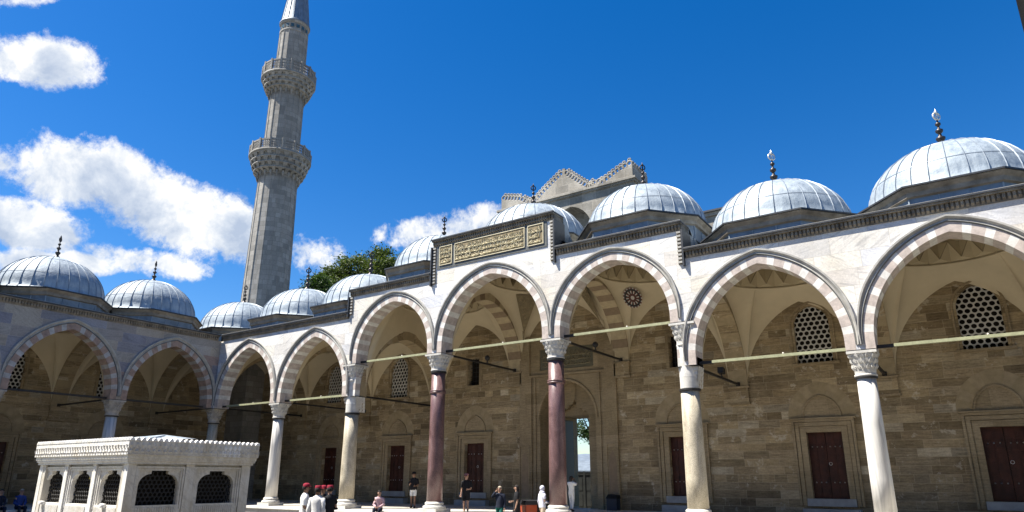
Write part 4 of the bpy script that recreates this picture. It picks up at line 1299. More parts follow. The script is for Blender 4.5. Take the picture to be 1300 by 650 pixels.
def balcony(z0, zf, zr, ri, ro, rin):
    b = subempty('balcony', minaret)
    m_ = MB()
    K = 4
    for k in range(K):
        f0, f1 = k/K, (k+1)/K
        ra = ri+(ro-ri)*(f0**.5); rb_ = ri+(ro-ri)*(f1**.5)
        za, zb = z0+(zf-z0)*f0, z0+(zf-z0)*f1
        n = 22
        m_.lathe([(ra-.06, za), (ra-.02, zb)], 0, 0, 32, 0, caps=False)
        m_.lathe([(ra-.05, zb-.10), (rb_+.02, zb-.10), (rb_+.03, zb-.002), (ra-.05, zb)], 0, 0, 32, 0, caps=False)
        for j in range(n):
            a0 = 2*PI*(j+(.5 if k % 2 else 0))/n; dw_ = 2*PI/n*.27
            P = lambda r_, a_, z: (r_*math.cos(a_), r_*math.sin(a_), z)
            A = [P(ra-.04, a0-dw_*.6, za), P(ra-.04, a0+dw_*.6, za), P(ra+.02, a0, za-.12)]
            B = [P(rb_+.02, a0-dw_, zb-.101), P(rb_+.02, a0+dw_, zb-.101)]
            Mi = [P((ra+rb_)/2+.01, a0-dw_, za+(zb-za)*.45), P((ra+rb_)/2+.01, a0+dw_, za+(zb-za)*.45)]
            m_.face([A[2], A[1], Mi[1], Mi[0], A[0]], 0); m_.face([Mi[0], Mi[1], B[1], B[0]], 0)
            m_.face([A[0], Mi[0], B[0], P(ra-.04, a0-dw_, zb-.101)], 0); m_.face([A[1], P(ra-.04, a0+dw_, zb-.101), B[1], Mi[1]], 0)
    m_.lathe([(rin-.05, z0-.05), (ri+.06, z0), (ri+.06, z0+.15), (rin, z0+.2)], 0, 0, 32, 0)
    for j in range(22):   # stone drops hanging below the lowest tier
        a_ = 2*PI*(j+.5)/22
        m_.tube([((ri+.10)*math.cos(a_), (ri+.10)*math.sin(a_), z0-.35), ((ri+.12)*math.cos(a_), (ri+.12)*math.sin(a_), z0-.1), ((ri+.10)*math.cos(a_), (ri+.10)*math.sin(a_), z0+.2)], [.02, .09, .12], 6, 0, False)
    m_.build('corbelling', M['tower'], b)
    m_ = MB()
    m_.lathe([(rin-.1, zf), (ro+.10, zf), (ro+.12, zf+.06), (ro+.10, zf+.14), (ro-.05, zf+.15)], 0, 0, 32, 0)
    m_.build('floor_slab', M['tower'], b)
    m_ = MB(); n = 16
    for j in range(n):
        a0 = 2*PI*j/n+PI/16; a1 = a0+2*PI/n
        r_ = ro+.02
        p, q = Vector((r_*math.cos(a0), r_*math.sin(a0), 0)), Vector((r_*math.cos(a1), r_*math.sin(a1), 0))
        d = (q-p).normalized(); nr = Vector((math.cos((a0+a1)/2), math.sin((a0+a1)/2), 0))
        L = (q-p).length
        def bar(u0_, u1_, za, zb, w_=.05):
            A, B = p+d*u0_, p+d*u1_
            for o in ((nr*w_, 1), (-nr*w_, -1)):
                m_.face([tuple(A+o[0]+Vector((0, 0, za))), tuple(B+o[0]+Vector((0, 0, za))), tuple(B+o[0]+Vector((0, 0, zb))), tuple(A+o[0]+Vector((0, 0, zb)))], 0)
            m_.face([tuple(A+nr*w_+Vector((0, 0, zb))), tuple(B+nr*w_+Vector((0, 0, zb))), tuple(B-nr*w_+Vector((0, 0, zb))), tuple(A-nr*w_+Vector((0, 0, zb)))], 0)
            m_.face([tuple(A+nr*w_+Vector((0, 0, za))), tuple(A-nr*w_+Vector((0, 0, za))), tuple(A-nr*w_+Vector((0, 0, zb))), tuple(A+nr*w_+Vector((0, 0, zb)))], 0)
            m_.face([tuple(B+nr*w_+Vector((0, 0, za))), tuple(B+nr*w_+Vector((0, 0, zb))), tuple(B-nr*w_+Vector((0, 0, zb))), tuple(B-nr*w_+Vector((0, 0, za)))], 0)
        bar(0, L, zr-.14, zr); bar(0, L, zf+.15, zf+.27)
        bar(-.06, .08, zf+.15, zr+.08, .08)
        # pierced slab: small crossing bars
        for k in range(1, 6): bar(L*k/6-.035, L*k/6+.035, zf+.27, zr-.14, .03)
        for k in range(1, 3): bar(.08, L, zf+.27+(zr-zf-.41)*k/3-.035, zf+.27+(zr-zf-.41)*k/3+.035, .03)
    m_.build('railing', M['tower'], b)
OZ = .5
shaft(14.5, 26.6+OZ, 1.83, 1.58)
balcony(26.30+OZ, 28.0+OZ, 29.05+OZ, 1.64, 2.50, 1.58)
shaft(27.9+OZ, 34.6+OZ, 1.50, 1.44)
balcony(34.35+OZ, 35.75+OZ, 36.98+OZ, 1.48, 2.26, 1.42)
shaft(35.6+OZ, 41.7+OZ, 1.30, 1.22)
m_ = MB()
m_.lathe([(1.22, 41.2), (1.28, 41.3), (1.28, 41.4), (1.235, 41.45)], 0, 0, 32, 0)
for j in range(16):
    a_ = 2*PI*j/16
    d = Vector((math.cos(a_), math.sin(a_), 0)); t_ = Vector((-d.y, d.x, 0)); c = d*1.245+Vector((0, 0, 41.75))
    m_.face([tuple(c-t_*.13-Vector((0, 0, .17))), tuple(c+t_*.13-Vector((0, 0, .17))), tuple(c+t_*.13+Vector((0, 0, .17))), tuple(c-t_*.13+Vector((0, 0, .17)))], 1)
m_.lathe([(1.22, 42.05), (1.32, 42.15), (1.34, 42.25), (1.34, 42.32)], 0, 0, 32, 0)
m_.build('tile_band', [M['tower'], simple('blue_glazed_tile', (.045,.10,.13), .35, .3, 6.)], minaret)
m_ = MB()
m_.lathe([(1.38, 42.32), (1.38, 42.42), (1.27, 42.55), (.92, 45.4), (.45, 48.8), (.06, 51.6)], 0, 0, 32, 0)
for j in range(16):
    a_ = 2*PI*j/16
    m_.tube([(r_*math.cos(a_), r_*math.sin(a_), z) for r_, z in ((1.28, 42.55), (.93, 45.4), (.46, 48.8))], .035, 4, 1, False)
cone = m_.build('spire', [M['lead_side'], M['seam']], minaret)
finial(cone, None, 0, 0, 51.6, 1.3)

# ================================================================== GROUND
mb = MB(); mb.face([(-900, -900, -.5), (900, -900, -.5), (900, 1500, -.5), (-900, 1500, -.5)])
tag(mb.build('ground', M['paving']), kind='structure')
mb = MB()
mb.prism([(-7.2, 8.0), (-7.2, -18.), (.62, -18.), (.62, -.62), (43.2, -.62), (43.2, 8.0)], -.498, 0., 'z', 0)
mb.prism([(.622, -18.), (.70, -18.), (.70, -.70), (43.2, -.70), (43.2, -.622), (.622, -.622)], -.10, .003, 'z', 1)
tag(mb.build('terrace', [M['terrace'], M['fount']]), kind='structure')

# ================================================================== FOUNTAIN
FX0, FX1, FY0, FY1 = 18.86, 23.20, -16.46, -13.34
fountain = thing('ablution_fountain', 'white marble fountain house with a carved crest and dark lattice windows', 'fountain')
# local frames of its four faces: (u along the face, v outward negative = toward viewer, z)
faces_ = [('front', lambda u, v, z: (FX0+u, FY0+v, z), FX1-FX0, [(19.49, 20.40), (20.88, 21.79), (22.26, 23.10-.02)], FX0, .075),
          ('right', lambda u, v, z: (FX1-v, FY0+u, z), FY1-FY0, [(-16.17, -15.22), (-14.75, -13.80)], FY0, .06),
          ('back', lambda u, v, z: (FX1-u, FY1-v, z), FX1-FX0, [(-1, 0)], 0, .12),
          ('left', lambda u, v, z: (FX0+v, FY1-u, z), FY1-FY0, [(-1, 0)], 0, .12)]
zt, zb = 1.655, .90
pil_pos = {'front': [(0., .17), (1.36, 1.53), (2.76, 2.93), (4.17, 4.34)], 'right': [(0., .20), (1.36, 1.60), (2.86, 3.12)]}
pil_pos['back'] = [(0., .2), (1.4, 1.7), (2.7, 3.0), (4.1, 4.34)]; pil_pos['left'] = [(0., .2), (1.36, 1.6), (2.86, 3.12)]
def open_curve(c, w):
    nw = .20; a = w/2; r_ = .26; zc = zt-.075
    pts = [(c-a, zb), (c-a, zc-r_)]
    for k in range(1, 7):
        t = PI/2*k/6
        pts.append((c-a+(a-nw)*(1-math.cos(t)), zc-r_+r_*math.sin(t)))
    pts += [(c-nw+.001, zt), (c+nw-.001, zt)]
    left_ = pts[:8]
    pts += [(2*c-x, z) for x, z in left_[::-1]]
    return pts
for fi, (nm, tf, L, wins, base, dep) in enumerate(faces_):
    mat = M['fount'] if nm == 'front' else M['fount_beige']  # sunlit front stays white, shaded faces get the darker stained marble
    ps = pil_pos[nm]
    for (a, b) in ps:
        p = MB(tf)
        ie = .004 if nm in ('front', 'back') else .009
        corner = a < .01 or b > L-.05
        p.box(a+ie, b-ie, 0. if nm in ('front', 'back') else .002, .186 if corner and nm in ('front', 'back') else dep+.2, -.5, 1.798, 0)
        p.box(a+ie+.03, b-ie-.03, -.03, -.001, -.5, -.1, 0)
        p.build('pillar', mat, fountain)
    for k, ((_, a), (b, _)) in enumerate(zip(ps[:-1], ps[1:])):
        c = (a+b)/2; w = (b-a)-(.24 if nm == 'front' else .22)
        w = min(w, .96)
        p = MB(tf)
        pts = open_curve(c, w)
        d = dep
        # panel around the opening
        p.face([(a, d, zb), (pts[0][0], d, zb), (pts[0][0], d, 1.8), (a, d, 1.8)], 0)
        p.face([(pts[-1][0], d, zb), (b, d, zb), (b, d, 1.8), (pts[-1][0], d, 1.8)], 0)
        for q, r_ in zip(pts[:-1], pts[1:]):
            if abs(q[0]-r_[0]) > 1e-5: p.face([(q[0], d, q[1]), (r_[0], d, r_[1]), (r_[0], d, 1.8), (q[0], d, 1.8)], 0)
            p.face([(q[0], d, q[1]), (q[0], d+.12, q[1]), (r_[0], d+.12, r_[1]), (r_[0], d, r_[1])], 0)
        # stepped frame mouldings
        for o, th in ((.0, .045), (.05, .025)):
            p.box(a+o+.002, a+o+.045, d-th, d-.002, zb-.1, 1.75-o, 0); p.box(b-o-.045, b-o-.002, d-th, d-.002, zb-.1, 1.75-o, 0)
            p.box(a+o+.046, b-o-.046, d-th, d-.002, 1.705-o, 1.75-o, 0)
        # low ribbed slab
        p.box(a+.001, b-.001, d-.03, d+.12, -.5, zb-.002, 0)
        nrib = int((b-a-.2)/.055)
        for q in range(nrib):
            x = a+.1+q*.055
            p.box(x+.008, x+.038, d-.05, d-.031, .2, zb-.05, 0)
        panel = p.build('panel', mat, fountain)
        g = MB(tf)
        pr = .062; pitch = .105
        for r2 in range(9):
            for q in range(11):
                x = c+(q-5)*pitch+(pitch/2 if r2 % 2 else 0); z = zb+.04+r2*pitch*.87
                if abs(x-c) > w/2+.03 or z > zt: continue
                g.torus((x, d+.10, z), (1, 0, 0), (0, 0, 1), pr, .011, 10, 4)
        g.build('lattice', M['iron'], panel)
        if nm == 'front' and k in (0, 2):
            s = MB(tf)
            s.lathe([(.07, .0), (.075, .05), (.06, .08), (.001, .09)], 0, 0, 10)
            xs_ = c-.28 if k == 0 else c-.05
            s.v = [tuple(Vector(tf(xs_+q_[0]*1.2, d-.08+q_[1], zb-.05+q_[2]))) for q_ in [(v[0]-FX0, v[1]-FY0, v[2]) for v in s.v]]
            s.build('tap_boss', M['fount'], panel)
    # entablature: moulding, carved frieze, sawtooth crest
    e = MB(tf)
    prof_ = [(.0, 1.80), (.04, 1.80), (.04, 1.855), (.07, 1.862), (.07, 1.905), (.09, 1.912), (.09, 1.985), (.115, 1.99), (.12, 2.0), (.12, 2.30), (-.10, 2.30), (-.10, 2.2)]
    for (o0, z0_), (o1, z1_) in zip(prof_[:-1], prof_[1:]):
        e.face([(-o0, -o0, z0_), (L+o0, -o0, z0_), (L+o1, -o1, z1_), (-o1, -o1, z1_)], 0)
    n = int((L+.24)/.125); st = (L+.24)/n
    rj = random.Random(fi)
    newz = (L*.70, L*.86) if nm == 'right' else (9, 9)
    for i in range(n):
        x = -.12+(i+.5)*st
        m = 2 if newz[0] < x < newz[1] else 1
        # palmette: two leaf shaped bosses
        for zc, h_, w_ in ((2.07, .07, .055), (2.20, .08, .05)):
            P = [(x-w_, -.122, zc), (x, -.122, zc-h_), (x+w_, -.122, zc), (x, -.122, zc+h_)]
            top = (x+rj.uniform(-.015, .015), -.148, zc+rj.uniform(-.01, .02))
            for q in range(4): e.face([P[q], P[(q+1) % 4], top], m)
        e.face([(x-st/2, -.122, 2.02), (x-st/2+.03, -.122, 2.13), (x-st/2, -.15, 2.15), (x-st/2-.03, -.122, 2.13)], m)
        # crest tooth with thickness
        e.prism([(x-st/2+.004, 2.301), (x+st/2-.004, 2.301), (x+st*.30, 2.345), (x, 2.375), (x-st*.30, 2.345)], -.13, -.04, 'y', 2 if nm != 'right' else 2)
        e.box(x-st*.3, x+st*.3, -.135, -.121, 1.992, 2.012, m)
    e.build('entablature', [mat, mat, M['fount']], fountain)
r_ = MB()
cx_, cy_ = (FX0+FX1)/2, (FY0+FY1)/2
base = [(FX0+.05, FY0+.05, 2.27), (FX1-.05, FY0+.05, 2.27), (FX1-.05, FY1-.05, 2.27), (FX0+.05, FY1-.05, 2.27)]
ridge = [(FX0+1.4, cy_, 2.50), (FX1-1.5, cy_, 2.52)]
r_.face([base[0], base[1], ridge[1], ridge[0]], 0); r_.face([base[1], base[2], ridge[1]], 0); r_.face([base[2], base[3], ridge[0], ridge[1]], 0); r_.face([base[3], base[0], ridge[0]], 0)
for a, b in ((base[0], ridge[0]), (base[1], ridge[1]), (base[2], ridge[1]), (base[3], ridge[0]), (ridge[0], ridge[1])):
    r_.tube([a, b], .035, 6, 1)
for k in range(1, 8):
    f = k/8
    a = Vector(base[1]).lerp(Vector(base[2]), f); r_.tube([a, a.lerp(Vector(ridge[1]), .96)], .015, 4, 1)
    a = Vector(base[0]).lerp(Vector(base[1]), f); b = Vector(ridge[0]).lerp(Vector(ridge[1]), f); r_.tube([a, b], .015, 4, 1)
r_.box(FX1-1.0, FX1-.45, cy_+.1, cy_+.5, 2.34, 2.43, 2)
r_.build('roof', [M['fount_lead'], M['lead'], M['dark']], fountain)
t_ = MB(); t_.box(FX0+.45, FX1-.4, FY0+.45, FY1-.4, -.5, 2.2, 0); t_.build('water_tank', M['dark'], fountain)  # tank coloured near-black as the shade behind the lattices
sg = thing('notice', 'small yellow notice hung at the top of the middle lattice window of the fountain', 'sign', None, (21.30, FY0+.15, 1.57))
p = MB(); p.box(-.075, .075, -.012, .012, -.11, .11, 0); p.build('board', simple('yellow_board', (.62,.45,.03), .5, .05, 9., bmp=0), sg)
p = MB(); p.torus((0, -.014, .04), (1, 0, 0), (0, 0, 1), .035, .007, 14, 4)
for z in (-.03, -.055, -.08): p.box(-.05, .05, -.016, -.0125, z-.006, z+.006, 0)
p.build('symbol', M['rosette_black'], sg)

# ================================================================== PEOPLE
def skin_mesh(name, verts, edges, radii, sub=2, smooth=0):
    me = bpy.data.meshes.new('tmp'); me.from_pydata([tuple(v) for v in verts], edges, []); me.update()
    ob = bpy.data.objects.new('tmp', me); COL.objects.link(ob)
    md = ob.modifiers.new('skin', 'SKIN'); md.use_smooth_shade = True
    if not me.skin_vertices:
        bpy.context.view_layer.objects.active = ob
        bpy.ops.mesh.customdata_skin_add()
    for i, r_ in enumerate(radii):
        d = me.skin_vertices[0].data[i]
        d.radius = (r_, r_) if not isinstance(r_, tuple) else r_
        d.use_root = (i == 0)
    s = ob.modifiers.new('sub', 'SUBSURF'); s.levels = sub; s.render_levels = sub
    if smooth:
        sm_ = ob.modifiers.new('smooth', 'SMOOTH'); sm_.factor = .5; sm_.iterations = smooth
    dg = bpy.context.evaluated_depsgraph_get(); dg.update()
    out = bpy.data.meshes.new_from_object(ob.evaluated_get(dg))
    bpy.data.objects.remove(ob); bpy.data.meshes.remove(me)
    out.name = name
    return out
def cloth(name, col, rough=.85):
    return simple(name, col, rough, .12, 14., bmp=.1, spec=.2)
SKIN = simple('skin', (.42,.25,.17), .55, .08, 20., bmp=0)
SKIN_D = simple('tanned_skin', (.26,.145,.09), .55, .08, 20., bmp=0)
EYE = simple('eye_dark', (.02,.015,.012), .3, 0., 5., bmp=0)
HAIR = simple('dark_hair', (.018,.014,.012), .85, .2, 30., bmp=.2)
HAIR_G = simple('fair_hair', (.40,.33,.24), .6, .2, 30., bmp=.2)
C_WHITE = cloth('white_cotton', (.74,.73,.70)); C_BLACK = cloth('black_cloth', (.014,.014,.016)); C_NAVY = cloth('navy_cloth', (.02,.024,.04))
C_RED = cloth('dark_red_felt', (.25,.018,.035)); C_GREEN = cloth('teal_cloth', (.02,.13,.10)); C_PINK = cloth('pink_print_cloth', (.50,.34,.36)); C_PURP = cloth('purple_cloth', (.17,.08,.2))
C_BEIGE = cloth('beige_trouser_cloth', (.42,.34,.25)); C_BLUE = cloth('blue_cloth', (.03,.06,.22)); C_SHOE = cloth('dark_shoe', (.02,.018,.017)); C_GREY = cloth('grey_cloth', (.30,.31,.33)); C_LILAC = cloth('pale_lilac_cloth', (.60,.60,.68))

def joint_mesh(me_list, name, mats, idx, parent):
    bm = bmesh.new()
    for me, mi in zip(me_list, idx):
        n0 = len(bm.faces); bm.from_mesh(me); bm.faces.ensure_lookup_table()
        for f in bm.faces[n0:]: f.material_index = mi; f.smooth = True
    out = bpy.data.meshes.new(name); bm.to_mesh(out); bm.free()
    for m in mats: out.materials.append(m)
    o = bpy.data.objects.new(name, out); COL.objects.link(o); o.parent = parent
    return o
def ellip(c, rx, ry, rz, n=12, k=8, zmin=-1.):
    m_ = MB()
    rows = []
    for i in range(k+1):
        t = -PI/2+PI*i/k
        if math.sin(t) < zmin: continue
        rows.append([(c[0]+rx*math.cos(t)*math.cos(2*PI*j/n), c[1]+ry*math.cos(t)*math.sin(2*PI*j/n), c[2]+rz*math.sin(t)) for j in range(n)])
    m_.grid(rows, 0, True)
    me = bpy.data.meshes.new('e'); me.from_pydata(m_.v, [], m_.f); return me

def person(loc, rz, label, top, bottom, height=1.72, arms='down', sleeves='short', legs='trousers', hat=None, hair=HAIR, head_yaw=0., skin=SKIN, pose='stand', scarf=None, bag=None, stride=0.06, hair_long=False, group=None, lean=0.):
    """faces -y at rz = 0"""
    root = thing('person', label, 'person', group, loc, rz)
    s = height/1.72
    V = lambda x, y, z: Vector((x*s, y*s, z*s))
    if pose == 'sit':
        dz = -.90+.12; hipz = .12
        pel = V(0, 0, hipz+.02)
        spine = [V(0, .02+lean*.1, hipz+.20), V(0, .0+lean*.25, hipz+.40), V(0, -.02+lean*.3, hipz+.52)]
        neck, hd = V(0, -.04+lean*.33, hipz+.60), V(0, -.07+lean*.36, hipz+.73)
        hips = [V(q*.10, -.04, hipz) for q in (-1, 1)]
        knees = [V(q*.13, -.46, hipz+.02) for q in (-1, 1)]
        ank = [V(q*.12, -.44+.05*q, hipz-.44) for q in (-1, 1)]
    else:
        dz = 0
        pel = V(0, 0, .93)
        spine = [V(0, -.01, 1.08), V(0, .0, 1.27), V(0, .01, 1.42)]
        neck, hd = V(0, .0, 1.49), V(0, -.015, 1.62)
        hips = [V(q*.09, 0, .90) for q in (-1, 1)]
        knees = [V(q*.10, -.02-stride*q*.8, .49) for q in (-1, 1)]
        ank = [V(q*.11, .02-stride*q*1.6, .08) for q in (-1, 1)]
    sh = [spine[2]+V(q*.165, 0, -.05) for q in (-1, 1)]
    def arm(mode, q):
        S = sh[0 if q < 0 else 1]
        if mode == 'down': return S+V(q*.06, .03, -.28), S+V(q*.07, -.04, -.52)
        if mode == 'phone': return S+V(q*.05, -.05, -.27), S+V(-q*.06, -.25, -.18)
        if mode == 'front': return S+V(q*.06, .0, -.28), S+V(-q*.03, -.22, -.30)
        if mode == 'raised': return S+V(q*.12, -.14, -.06), S+V(-q*.06, -.16, .16)
        if mode == 'lap': return S+V(q*.07, -.05, -.27), S+V(-q*.08, -.27, -.38)
        if mode == 'behind': return S+V(q*.08, .08, -.27), S+V(-q*.04, .16, -.42)
        return S+V(q*.06, .03, -.28), S+V(q*.07, -.04, -.52)
    am = arms if isinstance(arms, tuple) else (arms, arms)
    elb = []; wri = []
    for k, q in enumerate((-1, 1)):
        e_, w_ = arm(am[k], q); elb.append(e_); wri.append(w_)
    # ---- body: one skinned figure
    vs = [pel]+spine+[neck, hd+V(0, .0, -.075), hd+V(0, 0, .0), hd+V(0, .005, .065)]
    rr = [.105, .098, .105, .075, .055, .066, .088, .070]
    ed = [(i, i+1) for i in range(7)]
    for k in range(2):
        b = len(vs); vs += [sh[k], elb[k], wri[k]]; rr += [.048, .038, .028]; ed += [(3, b), (b, b+1), (b+1, b+2)]
        dirv = (wri[k]-elb[k]).normalized()
        b2 = len(vs); vs += [wri[k]+dirv*.06*s]; rr += [.034]; ed += [(b+2, b2)]
        b = len(vs); vs += [hips[k], knees[k], ank[k]]; rr += [.088, .058, .042]; ed += [(0, b), (b, b+1), (b+1, b+2)]
        f_ = ank[k]+V(0, -.12, -.05); vs.append(f_); rr.append(.036); ed.append((b+2, len(vs)-1))
    body = skin_mesh('body', vs, ed, [r_*s for r_ in rr])
    parts = [body]; idx = [0]
    # fingers and thumb: short curved chains rooted in the palm
    for k, q in enumerate((-1, 1)):
        dirv = (wri[k]-elb[k]).normalized()
        side = dirv.cross(Vector((0, 1, 0.2))).normalized(); nrm = dirv.cross(side).normalized()
        palm = wri[k]+dirv*.07*s
        fm = MB()
        for j, ln in enumerate((.068, .078, .072, .058)):
            o = palm+side*(j-1.5)*.019*s
            pts = [o, o+dirv*ln*.45*s+nrm*.006*s, o+dirv*ln*.8*s+nrm*.022*s, o+dirv*ln*.95*s+nrm*.042*s]
            fm.tube(pts, [.0095*s, .009*s, .008*s, .006*s], 6)
        o = palm-side*.03*s-dirv*.03*s
        fm.tube([o, o-side*.025*s+dirv*.02*s, o-side*.032*s+dirv*.05*s+nrm*.012*s], [.012*s, .010*s, .007*s], 6)
        me = bpy.data.meshes.new('f'); me.from_pydata(fm.v, [], fm.f); parts.append(me); idx.append(0)
    # face
    ca, sa = math.cos(head_yaw), math.sin(head_yaw)
    def HP(x, y, z): return hd+V(x*ca-y*sa, x*sa+y*ca, z)
    for q in (-1, 1):
        parts.append(ellip(HP(q*.034, -.082, .012), .012*s, .009*s, .008*s, 8, 6)); idx.append(1)
        parts.append(ellip(HP(q*.088, .005, -.002), .012*s, .024*s, .034*s, 8, 6)); idx.append(0)
    nm = MB(); nm.tube([HP(0, -.078, .02), HP(0, -.102, -.022), HP(0, -.088, -.034)], [.008*s, .016*s, .014*s], 6)
    me = bpy.data.meshes.new('n'); me.from_pydata(nm.v, [], nm.f); parts.append(me); idx.append(0)
    parts.append(ellip(HP(0, -.076, -.055), .026*s, .014*s, .008*s, 8, 6)); idx.append(2)
    joint_mesh(parts, 'body', [skin, EYE, simple('lips', (.30,.12,.10), .5, .05, 5., bmp=0)], idx, root)
    # ---- hair / hat / scarf
    def childmesh(name, me, mat):
        me.materials.clear(); me.materials.append(mat)
        for p_ in me.polygons: p_.use_smooth = True
        o = bpy.data.objects.new(name, me); COL.objects.link(o); o.parent = root; return o
    if scarf:
        me = ellip(HP(0, .018, .015), .108*s, .112*s, .125*s, 16, 10); 
        childmesh('headscarf', joint_two([me, ellip(HP(0, .02, -.16), .15*s, .12*s, .10*s, 14, 8)]), scarf)
        childmesh('face', ellip(HP(0, -.045, -.005), .062*s, .062*s, .08*s, 12, 8), skin)
    elif hair:
        me = ellip(HP(0, .016, .022), .099*s, .104*s, .105*s, 20, 14, -.75)
        bmh = bmesh.new(); bmh.from_mesh(me); fdir = Vector((sa, -ca, 0))
        kill = [f_ for f_ in bmh.faces if (f_.calc_center_median()-hd).dot(fdir) > .012*s and (f_.calc_center_median()-hd).z < .062*s]
        bmesh.ops.delete(bmh, geom=kill, context='FACES'); bmh.to_mesh(me); bmh.free()
        if hair_long: me = joint_two([me, ellip(HP(0, .07, -.09), .085*s, .05*s, .16*s, 12, 8)])
        childmesh('hair', me, hair)
    if hat:
        m_ = MB(); c = HP(0, .005, .055)
        if hat[0] == 'fez':
            m_.lathe([(.096*s, c.z), (.099*s, c.z+.02*s), (.088*s, c.z+.085*s), (.080*s, c.z+.09*s), (.001, c.z+.092*s)], c.x, c.y, 18)
        else:
            m_.lathe([(.104*s, c.z-.01), (.106*s, c.z+.02*s), (.092*s, c.z+.07*s), (.04*s, c.z+.092*s), (.001, c.z+.094*s)], c.x, c.y, 18)
            d = Vector((sa, -ca, 0)); t_ = Vector((ca, sa, 0)); cc = Vector((c.x, c.y, c.z))
            rows = [[tuple(cc+d*(.09+.075*f*(1-.5*abs(g)**2))*s+t_*g*.085*s+Vector((0, 0, .008-.015*f))) for g in (-1, -.5, 0, .5, 1)] for f in (0, .5, 1)]
            m_.grid(rows, 0)
        m_.build('hat', hat[1], root)
    # ---- clothes
    def skinned(name, vs_, ed_, rr_, mat):
        childmesh(name, skin_mesh(name, vs_, ed_, [r_*s for r_ in rr_], 2, 0), mat)
    sm_ = MB()
    low_ = pel+V(0, 0, -.06 if pose != 'sit' else -.03)
    ctr = [(low_, .178, .138), (pel+V(0, 0, .03), .172, .134), (spine[0], .160, .124), (spine[1], .185, .132), (spine[2]+V(0, 0, -.07), .192, .122), (spine[2]+V(0, 0, -.02), .185, .110), (spine[2]+V(0, 0, .022), .135, .092), (spine[2]+V(0, -.002, .055), .074, .066), (spine[2]+V(0, -.002, .075), .066, .060)]
    rows = []
    for q, (c_, a_, b_) in enumerate(ctr):
        rows.append([(c_.x+a_*s*math.copysign(abs(math.cos(2*PI*k/24))**.85, math.cos(2*PI*k/24))*(1+.012*math.sin(5*k+q)), c_.y+b_*s*math.sin(2*PI*k/24)*(1+.02*math.sin(3*k+2*q)), c_.z) for k in range(24)])
    sm_.grid(rows, 0, True)
    for k in range(2):
        S_ = sh[k]
        inn = S_.lerp(spine[2]+V(0, 0, -.06), .45)
        if sleeves == 'short': sm_.tube([inn, S_, S_.lerp(elb[k], .4), S_.lerp(elb[k], .78)], [.080*s, .088*s, .080*s, .074*s], 12)
        else: sm_.tube([inn, S_, S_.lerp(elb[k], .5), elb[k], elb[k].lerp(wri[k], .5), elb[k].lerp(wri[k], .92)], [.080*s, .086*s, .074*s, .068*s, .056*s, .047*s], 12)
    sm_.build('shirt', top, root)
    if legs in ('trousers', 'shorts'):
        vs_ = [pel+V(0, 0, .01), pel+V(0, 0, .10)]; rr_ = [.142, .135]; ed_ = [(0, 1)]
        for k in range(2):
            b = len(vs_)
            vs_ += [hips[k]+V(0, 0, -.04), knees[k] if legs == 'trousers' else knees[k].lerp(hips[k], .12)]
            rr_ += [.108, .080 if legs == 'trousers' else .092]; ed_ += [(0, b), (b, b+1)]
            if legs == 'trousers':
                vs_.append(ank[k]+V(0, 0, .03)); rr_.append(.062); ed_.append((b+1, len(vs_)-1))
        skinned(legs, vs_, ed_, rr_, bottom)
    else:
        m_ = MB(); rows = []
        for f in range(9):
            t = f/8; z = (.98-.90*t)*s if legs == 'robe' else (.98-.62*t)*s
            row = []
            for j in range(28):
                a_ = 2*PI*j/28
                rx = (.165+.10*t)*s*(1+.05*t*math.sin(a_*7)); ry = (.135+.10*t)*s*(1+.05*t*math.sin(a_*7+1))
                row.append((rx*math.cos(a_), ry*math.sin(a_), z))
            rows.append(row)
        m_.grid(rows, 0, True); m_.build('skirt', bottom, root)
    for k in range(2):
        childmesh('shoe', joint_two([ellip(ank[k]+V(0, -.06, -.035), .048*s, .125*s, .045*s, 12, 8), ellip(ank[k]+V(0, .0, -.01), .046*s, .06*s, .065*s, 10, 6)]), C_SHOE)
    if bag: childmesh('backpack', ellip(spine[1]+V(0, .20, .0), .14*s, .10*s, .2*s, 14, 10), bag)
    return root
def joint_two(ms):
    bm = bmesh.new()
    for m_ in ms: bm.from_mesh(m_)
    out = bpy.data.meshes.new('j'); bm.to_mesh(out); bm.free(); return out

GROUP_RED = None
def gp(px, depth, z=0.):
    """the spot on level z below the view ray at this depth (metres along the view direction)"""
    q = ray(px, 620); p = CAM+q*depth; return (p.x, p.y, z)
person(gp(388.5, 20.2, -.5), R(140), 'person in white short sleeves and a dark red peaked cap, talking in the group', C_WHITE, C_WHITE, 1.80, ('front', 'front'), 'short', 'trousers', ('cap', C_RED), skin=SKIN_D)
person(gp(404, 19.6, -.5), R(205), 'person seen from behind in white long sleeves and a dark red cap', C_WHITE, C_WHITE, 1.74, 'down', 'long', 'trousers', ('fez', C_RED), skin=SKIN_D)
person(gp(419.5, 20.6, -.5), R(255), 'person in a black jacket and dark red cap, right one of the talking group', C_BLACK, C_BLACK, 1.74, ('front', 'down'), 'long', 'trousers', ('fez', C_RED), head_yaw=-.5)
person(gp(411, 22.0, -.5), R(20), 'person in dark clothes and dark red cap, half hidden behind the white shirted one', C_BLACK, C_BLACK, 1.72, 'front', 'long', 'trousers', ('cap', C_RED), skin=SKIN_D)
st_ = gp(451.5, 30.2, .0)
person((st_[0], -.62, -.02), R(30), 'person in pale pink top sitting on the terrace edge beside a beige column', C_PINK, C_NAVY, 1.68, 'lap', 'long', 'trousers', None, HAIR, pose='sit', hair_long=True, lean=-.1)
person(gp(525, 34.6, 0.), R(25), 'person in black shirt and white shorts standing left of a red column', C_BLACK, C_WHITE, 1.76, ('phone', 'front'), 'short', 'shorts', ('cap', C_BLACK), HAIR, bag=C_GREY, skin=SKIN_D)
